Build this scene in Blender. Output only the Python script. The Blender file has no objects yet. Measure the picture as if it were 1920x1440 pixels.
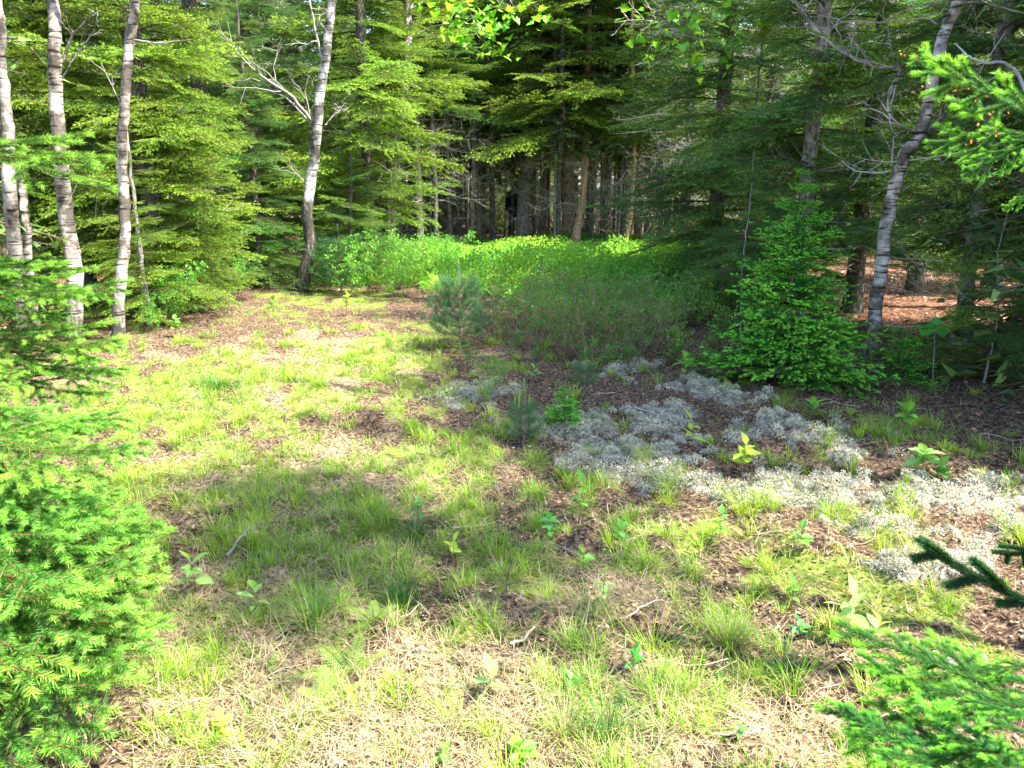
import bpy, math, random
import numpy as np
from mathutils import Vector, Matrix, Euler

random.seed(11)
RNG = np.random.default_rng(11)
SC = bpy.context.scene
COL = SC.collection
R = math.radians

# ------------------------------------------------------------------ camera, sky, sun, exposure
CAM_H, PITCH, FPX = 1.6, R(14.3), 1450.0
cam_d = bpy.data.cameras.new('camera')
cam = bpy.data.objects.new('camera', cam_d)
COL.objects.link(cam)
cam.location = (0, 0, CAM_H)
cam.rotation_euler = (R(90) - PITCH, 0, 0)
cam_d.sensor_width = 36
cam_d.lens = 36 * FPX / 1920
cam_d.clip_start, cam_d.clip_end = 0.05, 500
SC.camera = cam

SUN_EL, SUN_AZ = R(60), R(110)          # azimuth clockwise from +Y: right of the view and a little behind
HX, HY = math.sin(SUN_AZ), math.cos(SUN_AZ)
w = bpy.data.worlds.new('World')
SC.world = w
w.use_nodes = True
nt = w.node_tree
for n in list(nt.nodes): nt.nodes.remove(n)
sky = nt.nodes.new('ShaderNodeTexSky')
sky.sky_type = 'NISHITA'
sky.sun_disc = False
sky.sun_elevation = SUN_EL
sky.sun_rotation = SUN_AZ
bg = nt.nodes.new('ShaderNodeBackground')
bg.inputs['Strength'].default_value = 0.15
wo = nt.nodes.new('ShaderNodeOutputWorld')
nt.links.new(sky.outputs[0], bg.inputs[0])
nt.links.new(bg.outputs[0], wo.inputs[0])
sl = bpy.data.lights.new('sun', 'SUN')
sl.energy = 5.0
sl.angle = R(0.5)
sl.color = (1.0, 0.94, 0.80)
so = bpy.data.objects.new('sun', sl)
COL.objects.link(so)
so.location = (8, -3, 15)
tosun = Vector((HX * math.cos(SUN_EL), HY * math.cos(SUN_EL), math.sin(SUN_EL)))
so.rotation_euler = tosun.to_track_quat('Z', 'Y').to_euler()
SC.view_settings.view_transform = 'Standard'
SC.view_settings.look = 'None'
SC.view_settings.gamma = 1
SC.view_settings.use_curve_mapping = False
SC.view_settings.exposure = 2.42
SC.cycles.max_bounces = 7
SC.cycles.diffuse_bounces = 4
SC.cycles.glossy_bounces = 1
SC.cycles.transmission_bounces = 4
SC.cycles.transparent_max_bounces = 4
SC.cycles.caustics_reflective = False
SC.cycles.caustics_refractive = False

# ------------------------------------------------------------------ where things stand
def ray(px, py):
    a, b = (px - 960) / FPX, (720 - py) / FPX
    return Vector((a, math.cos(PITCH) + b * math.sin(PITCH), -math.sin(PITCH) + b * math.cos(PITCH)))

def at(px, py, D):
    d = ray(px, py)
    return Vector((0, 0, CAM_H)) + d * (D / d.y)

def gp(px, py):
    d = ray(px, py)
    t = CAM_H / -d.z
    return d.x * t, d.y * t

# ------------------------------------------------------------------ noise in numpy
def _hash(ix, iy, s):
    n = (ix * 374761393 + iy * 668265263 + s * 1442695041) & 0xFFFFFFFF
    n = ((n ^ (n >> 13)) * 1274126177) & 0xFFFFFFFF
    n = n ^ (n >> 16)
    return (n & 0xFFFF) / 65535.0

def vnoise(x, y, s=0):
    x = np.asarray(x, float); y = np.asarray(y, float)
    ix = np.floor(x).astype(np.int64); iy = np.floor(y).astype(np.int64)
    fx, fy = x - ix, y - iy
    fx = fx * fx * (3 - 2 * fx); fy = fy * fy * (3 - 2 * fy)
    a, b = _hash(ix, iy, s), _hash(ix + 1, iy, s)
    c, d = _hash(ix, iy + 1, s), _hash(ix + 1, iy + 1, s)
    return (a * (1 - fx) + b * fx) * (1 - fy) + (c * (1 - fx) + d * fx) * fy

def fbm(x, y, s=0, o=3):
    t, a, n = 0, 1, 0
    for k in range(o):
        t = t + a * vnoise(x * 2 ** k, y * 2 ** k, s + k); n += a; a *= .5
    return t / n

def gh(x, y):
    x = np.asarray(x, float); y = np.asarray(y, float)
    r = np.hypot(x, y)
    near = np.clip(1.4 - r / 14, 0.0, 1)
    h = 0.16 * (fbm(x * .45, y * .45, 3) - .5) * np.clip(r / 3, .3, 1)
    h = h + 0.07 * (fbm(x * 2.1, y * 2.1, 8) - .5)
    h = h + near * (0.12 * (fbm(x * 6, y * 6, 21, 3) - .5) + 0.016 * (vnoise(x * 31, y * 31, 5) - .5))
    zl = z_lichen(x, y) * (r < 11)
    h = h + .055 * zl * vnoise(x * 12, y * 12, 33) ** 1.3 + .02 * zl * vnoise(x * 27, y * 27, 35)
    return h

def gz(x, y): return float(gh(x, y))

# ------------------------------------------------------------------ mesh making
class Geo:
    def __init__(s): s.V, s.F, s.C, s.n = [], [], [], 0
    def add(s, V, F, C):
        V = np.asarray(V, np.float32).reshape(-1, 3)
        if not len(V): return
        C = np.asarray(C, np.float32)
        if C.ndim == 1: C = np.broadcast_to(C, (len(V), 3))
        for f in (F if isinstance(F, list) else [F]): s.F.append(np.asarray(f, np.int64) + s.n)
        s.V.append(V); s.C.append(C); s.n += len(V)
    def arrays(s):
        return np.concatenate(s.V), s.F, np.concatenate(s.C)
    def mesh(s, name, mat, smooth=False):
        V, F, C = s.arrays()
        me = bpy.data.meshes.new(name)
        me.vertices.add(len(V)); me.vertices.foreach_set('co', V.ravel())
        li = np.concatenate([f.ravel() for f in F]).astype(np.int32)
        tot = np.concatenate([np.full(len(f), f.shape[1]) for f in F]).astype(np.int32)
        st = np.concatenate([[0], np.cumsum(tot)[:-1]]).astype(np.int32)
        me.loops.add(len(li)); me.loops.foreach_set('vertex_index', li)
        me.polygons.add(len(tot)); me.polygons.foreach_set('loop_start', st)
        if smooth: me.polygons.foreach_set('use_smooth', np.ones(len(tot), bool))
        a = me.color_attributes.new('Col', 'FLOAT_COLOR', 'POINT')
        cc = np.ones((len(V), 4), np.float32); cc[:, :3] = C
        a.data.foreach_set('color', cc.ravel())
        me.materials.append(mat)
        me.update(calc_edges=True)
        return me

def nrm(v): return v / np.maximum(np.linalg.norm(v, axis=-1, keepdims=True), 1e-9)

def tube(g, pts, rad, sides=8, col=(.3, .3, .3), cap=False, rough=0.0):
    P = np.asarray(pts, float); m = len(P)
    rad = np.broadcast_to(np.asarray(rad, float), (m,))
    T = nrm(np.gradient(P, axis=0))
    ref = np.array([0, 0, 1.]) if abs(T[0][2]) < .8 else np.array([1., 0, 0])
    A = nrm(np.cross(T, ref)); B = np.cross(T, A)
    an = np.arange(sides) * 2 * math.pi / sides
    rr = rad[:, None] * (1 + rough * (RNG.random((m, sides)) - .5))
    V = P[:, None] + rr[..., None] * (np.cos(an)[None, :, None] * A[:, None] + np.sin(an)[None, :, None] * B[:, None])
    i = np.arange(m - 1)[:, None] * sides; j = np.arange(sides)[None]; k = (j + 1) % sides
    F = [np.stack([i + j, i + k, i + sides + k, i + sides + j], -1).reshape(-1, 4)]
    V = V.reshape(-1, 3)
    if cap:
        V = np.concatenate([V, P[-1:] + T[-1:] * rad[-1] * .3])
        q = (m - 1) * sides
        F.append(np.stack([q + np.arange(sides), q + (np.arange(sides) + 1) % sides, np.full(sides, len(V) - 1)], -1))
    g.add(V, F, col)

def spline(ctrl, n):
    """smooth curve through control points"""
    P = np.asarray([tuple(c) for c in ctrl], float)
    if len(P) == 2: return P[0] + np.linspace(0, 1, n)[:, None] * (P[1] - P[0])
    Q = np.concatenate([[2 * P[0] - P[1]], P, [2 * P[-1] - P[-2]]])
    t = np.linspace(0, len(P) - 1 - 1e-6, n); i = t.astype(int); f = (t - i)[:, None]
    p0, p1, p2, p3 = Q[i], Q[i + 1], Q[i + 2], Q[i + 3]
    return .5 * (2 * p1 + (p2 - p0) * f + (2 * p0 - 5 * p1 + 4 * p2 - p3) * f ** 2 + (3 * p1 - p0 - 3 * p2 + p3) * f ** 3)

def tris(g, P, D, L, W, col, S=None):
    """thin triangles: base point, direction, length, width"""
    n = len(P)
    if not n: return
    S = nrm(np.cross(D, RNG.normal(size=(n, 3)))) if S is None else S
    L = np.broadcast_to(L, (n,))[:, None]; W = np.broadcast_to(W, (n,))[:, None]
    V = np.stack([P - S * W / 2, P + S * W / 2, P + D * L], 1).reshape(-1, 3)
    C = np.broadcast_to(np.asarray(col, float), (n, 3))
    g.add(V, np.arange(3 * n).reshape(-1, 3), np.repeat(C, 3, 0))

def needles_on(g, segs, dens, nl, nw, c_old, c_new, flat=.35, tipfrac=.3, fwd=.75):
    """segs: list of (P0, P1, u0, u1); u runs 0..1 along the twig, 1 being its tip"""
    P0 = np.array([s[0] for s in segs]); P1 = np.array([s[1] for s in segs])
    U0 = np.array([s[2] for s in segs]); U1 = np.array([s[3] for s in segs])
    ln = np.linalg.norm(P1 - P0, axis=1)
    cnt = np.maximum((ln * dens + RNG.random(len(ln))).astype(int), 0)
    idx = np.repeat(np.arange(len(segs)), cnt)
    if not len(idx): return
    f = RNG.random(len(idx))[:, None]
    P = P0[idx] * (1 - f) + P1[idx] * f
    u = U0[idx] * (1 - f[:, 0]) + U1[idx] * f[:, 0]
    T = nrm(P1 - P0)[idx]
    rad = nrm(np.cross(T, RNG.normal(size=P.shape)))
    rad[:, 2] = rad[:, 2] * (1 - flat) + .12
    D = nrm(T * fwd + rad)
    new = np.clip((u - (1 - tipfrac)) / tipfrac * 1.6, 0, 1)[:, None]
    var = 0.75 + .5 * RNG.random((len(P), 1))
    col = (np.array(c_old) * (1 - new) + np.array(c_new) * new) * var
    tris(g, P, D, nl * (.7 + .5 * RNG.random(len(P))), nw, col)

BARK_TWIG = (.16, .11, .07)

def poly_segs(pts, tip=True):
    n = len(pts) - 1
    return [(pts[i], pts[i + 1], i / n, (i + 1) / n) if tip else (pts[i], pts[i + 1], 0, 0) for i in range(n)]

def conifer_branch(L, dens, nl, nw, c_old, c_new, seed, droop=.25, upturn=.12, nsec=None, ang=50, secf=.42,
                   tert=.34, tstep=.055, bare=.12, tipfrac=.3, tube_sides=3, tcol=BARK_TWIG, rbase=.012, spray=.08, hang=.12, secn=.045):
    """a bough along +x: main axis, side twigs in one plane, their own side twigs, needles on all of them"""
    rs = np.random.RandomState(seed)
    g = Geo()
    t = np.linspace(0, 1, 12)
    ax = np.stack([L * t, .04 * L * np.sin(t * 3 + rs.rand() * 6), L * (.10 * t - droop * t ** 2 + upturn * t ** 4)], -1)
    tube(g, ax, np.linspace(rbase, .0015, 12), tube_sides + 1, tcol)
    segs = []
    for i in range(11):
        if t[i + 1] > bare: segs.append((ax[i], ax[i + 1], max(0, (t[i] - .9) / .1), max(0, (t[i + 1] - .9) / .1)))
    nsec = nsec or int(L / secn)
    for k in range(nsec):
        u = bare * .7 + (1 - bare * .7) * (k + rs.rand() * .6) / nsec
        if u > .985: continue
        if rs.rand() < .06: continue
        p = np.array([np.interp(u, t, ax[:, c]) for c in range(3)])
        side = 1 if k % 2 else -1
        prof = min(1, (u / .25)) ** .6 * (1 - u) ** .62 + .06
        sl_ = L * secf * prof * (.65 + .6 * rs.rand())
        a = R(ang + rs.uniform(-12, 12))
        n = max(3, int(sl_ / .07) + 2)
        s = np.linspace(0, 1, n)
        bend = rs.uniform(-.15, .05)
        vz = rs.normal() * spray
        q = p + np.stack([sl_ * s * math.cos(a + 0) + sl_ * .12 * s ** 2, side * sl_ * s * math.sin(a),
                          sl_ * (vz * s + bend * s ** 2 - hang * s)], -1)
        tube(g, q, np.linspace(.004, .0012, n), tube_sides, tcol)
        segs += [(q[i], q[i + 1], i / (n - 1), (i + 1) / (n - 1)) for i in range(n - 1)]
        if tert > 0:
            nt_ = int(sl_ / tstep)
            dirv = nrm(q[-1] - q[0])
            for j in range(nt_):
                v = (j + .7 + rs.rand() * .4) / (nt_ + .8)
                if v > .96: continue
                b = np.array([np.interp(v, s, q[:, c]) for c in range(3)])
                sd = 1 if j % 2 else -1
                tl = sl_ * tert * (1 - v) ** .5 * (.6 + .6 * rs.rand()) + .02
                per = np.array([-dirv[1], dirv[0], 0]) * sd
                e = nrm(dirv * math.cos(R(45)) + per * math.sin(R(45)) + np.array([0, 0, rs.normal() * .12 - .05]))
                m_ = b + e * tl
                segs.append((b, m_, .1, 1))
    needles_on(g, segs, dens, nl, nw, c_old, c_new, tipfrac=tipfrac)
    return g

def bare_branch(L, seed, r0=.009, col=(.30, .27, .24), sub=9, droop=.1, third=True):
    rs = np.random.RandomState(seed)
    g = Geo()
    t = np.linspace(0, 1, 8)
    ax = np.stack([L * t, .07 * L * np.sin(t * 4 + rs.rand() * 6), L * (.12 * t - droop * t ** 2 + .03 * np.sin(t * 7 + rs.rand() * 5))], -1)
    tube(g, ax, np.linspace(r0, r0 * .12, 8), 4, col)
    for k in range(sub):
        u = .15 + .8 * (k + rs.rand() * .7) / sub
        p = np.array([np.interp(u, t, ax[:, c]) for c in range(3)])
        side = 1 if k % 2 else -1
        l = L * .5 * (1 - u * .75) * (.5 + .8 * rs.rand())
        a = R(rs.uniform(35, 65))
        s = np.linspace(0, 1, 5)
        q = p + np.stack([l * s * math.cos(a), side * l * s * math.sin(a) , l * (rs.uniform(-.35, .3) * s - .1 * s ** 2 + .04 * np.sin(s * 6))], -1)
        tube(g, q, np.linspace(r0 * .4, r0 * .1, 5), 3, col)
        if third:
            for j in range(4):
                b = q[1 + j % 4]; d = nrm(q[-1] - q[0]); e = nrm(d + rs.normal(size=3) * .6)
                tube(g, [b, b + e * l * .16 + rs.normal(size=3) * .004, b + e * l * .3], [r0 * .22, r0 * .15, r0 * .08], 3, col)
    return g

# ------------------------------------------------------------------ materials
def newmat(name):
    m = bpy.data.materials.new(name); m.use_nodes = True
    nt = m.node_tree
    for n in list(nt.nodes): nt.nodes.remove(n)
    out = nt.nodes.new('ShaderNodeOutputMaterial')
    return m, nt, out

def N(nt, typ, **kw):
    n = nt.nodes.new(typ)
    for k, v in kw.items():
        if k.startswith('i_'):
            key = k[2:]
            key = int(key) if key.isdigit() else key.replace('_', ' ')
            n.inputs[key].default_value = v
        else: setattr(n, k, v)
    return n

def leaf_mat(name, transl=.35, rough=.45, spec=.35, var=.25, hue=.02, sat=1.0, tmul=(1.25, 1.15, .6)):
    m, nt, out = newmat(name)
    L = nt.links.new
    at_ = N(nt, 'ShaderNodeAttribute', attribute_name='Col')
    oi = N(nt, 'ShaderNodeObjectInfo')
    mr = N(nt, 'ShaderNodeMapRange'); mr.inputs['To Min'].default_value = 1 - var; mr.inputs['To Max'].default_value = 1 + var
    L(oi.outputs['Random'], mr.inputs['Value'])
    hs = N(nt, 'ShaderNodeHueSaturation'); hs.inputs['Saturation'].default_value = sat
    mh = N(nt, 'ShaderNodeMath', operation='MULTIPLY_ADD'); mh.inputs[1].default_value = -hue * 2; mh.inputs[2].default_value = .5 + hue
    ml = N(nt, 'ShaderNodeMath', operation='FRACT')
    m7 = N(nt, 'ShaderNodeMath', operation='MULTIPLY'); m7.inputs[1].default_value = 7.31
    L(oi.outputs['Random'], m7.inputs[0]); L(m7.outputs[0], ml.inputs[0]); L(ml.outputs[0], mh.inputs[0])
    L(mh.outputs[0], hs.inputs['Hue']); L(mr.outputs[0], hs.inputs['Value']); L(at_.outputs['Color'], hs.inputs['Color'])
    p = N(nt, 'ShaderNodeBsdfPrincipled'); p.inputs['Roughness'].default_value = rough
    p.inputs['Specular IOR Level'].default_value = spec
    L(hs.outputs[0], p.inputs['Base Color'])
    if transl > 0:
        mm = N(nt, 'ShaderNodeMix', data_type='RGBA', blend_type='MULTIPLY'); mm.inputs[0].default_value = 1
        mm.inputs[7].default_value = (*tmul, 1)
        L(hs.outputs[0], mm.inputs[6])
        tr = N(nt, 'ShaderNodeBsdfTranslucent'); L(mm.outputs[2], tr.inputs[0])
        mx = N(nt, 'ShaderNodeMixShader'); mx.inputs[0].default_value = transl
        L(p.outputs[0], mx.inputs[1]); L(tr.outputs[0], mx.inputs[2]); L(mx.outputs[0], out.inputs[0])
    else: L(p.outputs[0], out.inputs[0])
    return m

def attr_mat(name, rough=.85, noise=30, amt=.35, bump=.0):
    m, nt, out = newmat(name); L = nt.links.new
    a = N(nt, 'ShaderNodeAttribute', attribute_name='Col')
    tc = N(nt, 'ShaderNodeTexCoord')
    n1 = N(nt, 'ShaderNodeTexNoise'); n1.inputs['Scale'].default_value = noise; n1.inputs['Detail'].default_value = 4
    L(tc.outputs['Object'], n1.inputs['Vector'])
    mr = N(nt, 'ShaderNodeMapRange'); mr.inputs['To Min'].default_value = 1 - amt; mr.inputs['To Max'].default_value = 1 + amt
    L(n1.outputs[0], mr.inputs[0])
    mm = N(nt, 'ShaderNodeVectorMath', operation='SCALE'); L(a.outputs['Color'], mm.inputs[0]); L(mr.outputs[0], mm.inputs['Scale'])
    p = N(nt, 'ShaderNodeBsdfPrincipled'); p.inputs['Roughness'].default_value = rough; p.inputs['Specular IOR Level'].default_value = .2
    L(mm.outputs[0], p.inputs['Base Color'])
    if bump:
        b = N(nt, 'ShaderNodeBump'); b.inputs['Strength'].default_value = bump; b.inputs['Distance'].default_value = .01
        L(n1.outputs[0], b.inputs['Height']); L(b.outputs[0], p.inputs['Normal'])
    L(p.outputs[0], out.inputs[0])
    return m

def ramp(nt, stops, interp='LINEAR'):
    r = nt.nodes.new('ShaderNodeValToRGB'); e = r.color_ramp; e.interpolation = interp
    while len(e.elements) < len(stops): e.elements.new(.5)
    for k, (p, c) in enumerate(stops):
        e.elements[k].position = p
        e.elements[k].color = (*c, 1) if len(c) == 3 else c
    return r

def bark_birch(name, dark_to=.9, white=(.62, .59, .55)):
    """white papery bark with dark lenticels, black rough bark near the foot"""
    m, nt, out = newmat(name); L = nt.links.new
    tc = N(nt, 'ShaderNodeTexCoord')
    mp = N(nt, 'ShaderNodeMapping'); mp.inputs['Scale'].default_value = (5, 5, 42)
    L(tc.outputs['Object'], mp.inputs[0])
    n1 = N(nt, 'ShaderNodeTexNoise'); n1.inputs['Scale'].default_value = 1; n1.inputs['Detail'].default_value = 3
    L(mp.outputs[0], n1.inputs[0])
    r1 = ramp(nt, [(.34, (.04, .035, .03)), (.40, (.30, .27, .24)), (.47, white), (.75, tuple(c * .8 for c in white))])
    L(n1.outputs[0], r1.inputs[0])
    n2 = N(nt, 'ShaderNodeTexNoise'); n2.inputs['Scale'].default_value = 3.5; n2.inputs['Detail'].default_value = 5; n2.inputs['Roughness'].default_value = .65
    L(tc.outputs['Object'], n2.inputs[0])
    r2 = ramp(nt, [(.42, (.10, .08, .065)), (.50, (.50, .46, .42)), (.62, (.9, .88, .85)), (.72, (1, 1, 1))])
    L(n2.outputs[0], r2.inputs[0])
    mm = N(nt, 'ShaderNodeMix', data_type='RGBA', blend_type='MULTIPLY'); mm.inputs[0].default_value = .95
    L(r1.outputs[0], mm.inputs[6]); L(r2.outputs[0], mm.inputs[7])
    sp = N(nt, 'ShaderNodeSeparateXYZ'); L(tc.outputs['Object'], sp.inputs[0])
    mp3 = N(nt, 'ShaderNodeMapping'); mp3.inputs['Scale'].default_value = (30, 30, 6); L(tc.outputs['Object'], mp3.inputs[0])
    n3 = N(nt, 'ShaderNodeTexNoise'); n3.inputs['Scale'].default_value = 1; n3.inputs['Detail'].default_value = 4; L(mp3.outputs[0], n3.inputs[0])
    ad = N(nt, 'ShaderNodeMath', operation='MULTIPLY_ADD'); ad.inputs[1].default_value = -1.6; ad.inputs[2].default_value = 0.8
    L(n3.outputs[0], ad.inputs[0])
    a2 = N(nt, 'ShaderNodeMath', operation='ADD'); L(sp.outputs[2], a2.inputs[0]); L(ad.outputs[0], a2.inputs[1])
    mr = N(nt, 'ShaderNodeMapRange'); mr.inputs['From Min'].default_value = dark_to - .25; mr.inputs['From Max'].default_value = dark_to + .15
    mr.inputs['To Min'].default_value = 1; mr.inputs['To Max'].default_value = 0
    L(a2.outputs[0], mr.inputs[0])
    dk = ramp(nt, [(.35, (.015, .013, .012)), (.6, (.07, .06, .05)), (.75, (.3, .28, .26))]); L(n3.outputs[0], dk.inputs[0])
    mx = N(nt, 'ShaderNodeMix', data_type='RGBA'); L(mr.outputs[0], mx.inputs[0]); L(mm.outputs[2], mx.inputs[6]); L(dk.outputs[0], mx.inputs[7])
    p = N(nt, 'ShaderNodeBsdfPrincipled'); p.inputs['Roughness'].default_value = .7; p.inputs['Specular IOR Level'].default_value = .25
    L(mx.outputs[2], p.inputs['Base Color'])
    b = N(nt, 'ShaderNodeBump'); b.inputs['Strength'].default_value = .6; b.inputs['Distance'].default_value = .008
    L(n1.outputs[0], b.inputs['Height'])
    b2 = N(nt, 'ShaderNodeBump'); b2.inputs['Strength'].default_value = .8; b2.inputs['Distance'].default_value = .015
    L(n3.outputs[0], b2.inputs['Height']); L(b.outputs[0], b2.inputs['Normal']); L(b2.outputs[0], p.inputs['Normal'])
    L(p.outputs[0], out.inputs[0])
    return m

def bark_spruce(name, c0, c1, c2, knots=True):
    m, nt, out = newmat(name); L = nt.links.new
    tc = N(nt, 'ShaderNodeTexCoord')
    mp = N(nt, 'ShaderNodeMapping'); mp.inputs['Scale'].default_value = (1, 1, .45); L(tc.outputs['Object'], mp.inputs[0])
    n1 = N(nt, 'ShaderNodeTexNoise'); n1.inputs['Scale'].default_value = 24; n1.inputs['Detail'].default_value = 5; n1.inputs['Roughness'].default_value = .7
    L(mp.outputs[0], n1.inputs[0])
    r1 = ramp(nt, [(.35, c0), (.5, c1), (.68, c2)]); L(n1.outputs[0], r1.inputs[0])
    v = N(nt, 'ShaderNodeTexVoronoi'); v.inputs['Scale'].default_value = 9 if knots else 30
    L(mp.outputs[0], v.inputs[0])
    r2 = ramp(nt, [(.10, (.12, .12, .12)), (.2, (1, 1, 1))]); L(v.outputs['Distance'], r2.inputs[0])
    mm = N(nt, 'ShaderNodeMix', data_type='RGBA', blend_type='MULTIPLY'); mm.inputs[0].default_value = .9
    L(r1.outputs[0], mm.inputs[6]); L(r2.outputs[0], mm.inputs[7])
    p = N(nt, 'ShaderNodeBsdfPrincipled'); p.inputs['Roughness'].default_value = .85; p.inputs['Specular IOR Level'].default_value = .2
    L(mm.outputs[2], p.inputs['Base Color'])
    b = N(nt, 'ShaderNodeBump'); b.inputs['Strength'].default_value = .8; b.inputs['Distance'].default_value = .012
    L(n1.outputs[0], b.inputs['Height']); L(b.outputs[0], p.inputs['Normal'])
    L(p.outputs[0], out.inputs[0])
    return m

M_NEEDLE = leaf_mat('spruce_needles', .42, .6, .2, .28, .014)
M_NEARN = leaf_mat('near_needles', .42, .6, .22, .15, .015)
M_FAR = leaf_mat('far_needles', .38, .6, .2, .3, .03)
M_LEAF = leaf_mat('broad_leaves', .5, .4, .4, .15, .02)
M_FERN = leaf_mat('fern_leaves', .48, .5, .3, .12, .01)
M_GRASS = leaf_mat('grass_blades', .45, .45, .35, .1, .01)
M_STRAW = leaf_mat('dead_straw', .25, .7, .2, .1, .0, tmul=(1.1, 1, .8))
M_LITTER = leaf_mat('leaf_litter', .12, .75, .2, .1, .0, tmul=(1.1, 1, .8))
M_LICHEN = leaf_mat('lichen', .15, .9, .1, .1, .0, tmul=(1, 1, .95))
M_TWIG = attr_mat('twig_bark', .8, 40, .4)
M_BIRCH = bark_birch('birch_bark', .35)
M_BIRCH_DARK = bark_birch('birch_bark_black_foot', 1.35, (.66, .68, .72))
M_BIRCH_GREY = bark_birch('birch_bark_grey', .6, (.42, .41, .38))
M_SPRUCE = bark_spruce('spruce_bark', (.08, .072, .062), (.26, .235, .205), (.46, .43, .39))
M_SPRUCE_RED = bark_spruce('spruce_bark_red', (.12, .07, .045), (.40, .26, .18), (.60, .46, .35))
M_SPRUCE_SUNLIT = bark_spruce('spruce_bark_painted_sun', (.20, .10, .05), (.62, .38, .22), (.80, .62, .45), False)  # brighter orange bark: sunlight on the trunk is put into the colour
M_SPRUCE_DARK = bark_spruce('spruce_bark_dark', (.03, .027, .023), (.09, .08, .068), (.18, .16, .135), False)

# ------------------------------------------------------------------ objects
def link(o): COL.objects.link(o); return o

def thing(name, label, cat, loc=(0, 0, 0), rz=0, group=None):
    o = link(bpy.data.objects.new(name, None))
    o.empty_display_size = .1
    o.location = loc; o.rotation_euler = (0, 0, rz)
    o['label'] = label; o['category'] = cat
    if group: o['group'] = group
    return o

def part(name, me, parent, loc=None, rot=None, scale=None):
    o = link(bpy.data.objects.new(name, me)); o.parent = parent
    if loc is not None: o.location = loc
    if rot is not None: o.rotation_euler = rot
    if scale is not None: o.scale = (scale,) * 3 if np.isscalar(scale) else scale
    return o

def stuff(name, g, mat, label, cat, smooth=False):
    o = link(bpy.data.objects.new(name, g.mesh(name, mat, smooth)))
    o['kind'] = 'stuff'; o['label'] = label; o['category'] = cat
    return o

# ------------------------------------------------------------------ ground zones
ZONES = {}
def blob(x, y, px, py, rx, ry):
    gx, gy = gp(px, py)
    return np.exp(-(((x - gx) / rx) ** 2 + ((y - gy) / ry) ** 2))

def z_lichen(x, y):
    m = 0
    for a in ((900, 745, .55, .8), (1060, 790, .7, .6), (1240, 790, .75, .8), (1420, 810, .6, .6), (1590, 850, .45, .35), (1150, 850, .5, .4), (1220, 880, .6, .35),
              (1500, 910, .8, .35), (1750, 930, .8, .4), (1860, 1010, .45, .4), (1300, 905, .5, .25), (1800, 1050, .4, .25), (1180, 690, .6, .6), (1350, 740, .5, .6), (1640, 980, .4, .2)):
        m = np.maximum(m, blob(x, y, *a))
    return np.clip((m * .85 - .60 + 1.1 * (fbm(x * 2.6, y * 2.6, 41) - .5) + 1.0 * (fbm(x * 9, y * 9, 43) - .5)) * 4, 0, 1)

def z_grass(x, y):
    m = 0
    for a, k in (((420, 740, 1.7, 2.2), 1.), ((700, 680, 1.2, 2.5), 1.), ((650, 560, 1.2, 3), .9), ((520, 900, 1.1, 1.0), 1.05), ((800, 900, .8, .8), .9), ((560, 1000, .8, .6), 1.05),
                 ((640, 1110, .45, .5), 1.), ((800, 1040, .6, .5), .8), ((760, 1200, .5, .4), .75), ((400, 1250, .6, .5), .8), ((950, 1330, .6, .35), .55), ((1120, 1050, .6, .5), .62),
                 ((1100, 930, .9, .6), .72), ((1350, 1150, .4, .3), .6), ((1130, 1350, .3, .3), .85), ((1500, 780, .5, .8), .5), ((1800, 800, .9, .5), .75), ((1230, 1350, .3, .3), .6),
                 ((1600, 960, .35, .3), .6), ((1400, 960, .4, .3), .5), ((250, 1330, .3, .3), .6), ((900, 800, .6, .6), .6), ((300, 700, 1.2, 1.2), .8)):
        m = np.maximum(m, k * blob(x, y, *a))
    return np.clip((m * .9 - .47 + 1.3 * (fbm(x * 2.2, y * 2.2, 57) - .5) + 1.9 * (fbm(x * 7, y * 7, 59) - .5)) * 3.0, 0, 1)

def z_moss(x, y):      # yellow-green and orange moss
    m = 0
    for a, k in (((1540, 1060, .55, .4), 1.), ((1680, 1120, .5, .3), .9), ((1300, 1000, .5, .4), .6), ((330, 880, .7, .6), .9), ((280, 760, .8, .8), .9), ((1850, 1200, .3, .3), .8), ((450, 1180, .5, .4), .5)):
        m = np.maximum(m, k * blob(x, y, *a))
    return np.clip((m * .9 - .45 + .9 * (fbm(x * 4, y * 4, 71) - .5) + .7 * (fbm(x * 11, y * 11, 73) - .5)) * 3, 0, 1)

def z_straw(x, y):
    m = 0
    for a, k in (((350, 1200, .8, .7), 1.), ((700, 1330, .8, .4), .9), ((1000, 1400, .7, .3), .8), ((560, 900, 1.2, .9), .75), ((600, 680, 2, 2), .6), ((1250, 1380, .5, .3), .6), ((1080, 1150, .6, .4), .75),
                 ((1450, 1330, .4, .3), .5)):
        m = np.maximum(m, k * blob(x, y, *a))
    return np.clip((m - .3 + 1.0 * (fbm(x * 3.5, y * 3.5, 83) - .5)) * 3, 0, 1)

def z_forest(x, y):    # under the trees: needles and dark litter
    x = np.asarray(x, float); y = np.asarray(y, float)
    e = np.maximum.reduce([(y - 12.5) / 3 + 0 * x, (np.abs(x + .3) - 3.2 - .12 * y) / 1.0 + np.clip((y - 4.5) / 2, -3, 0)])
    return np.clip(e + .8 * (fbm(x * 1.5, y * 1.5, 91) - .5) + .2, 0, 1)

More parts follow.
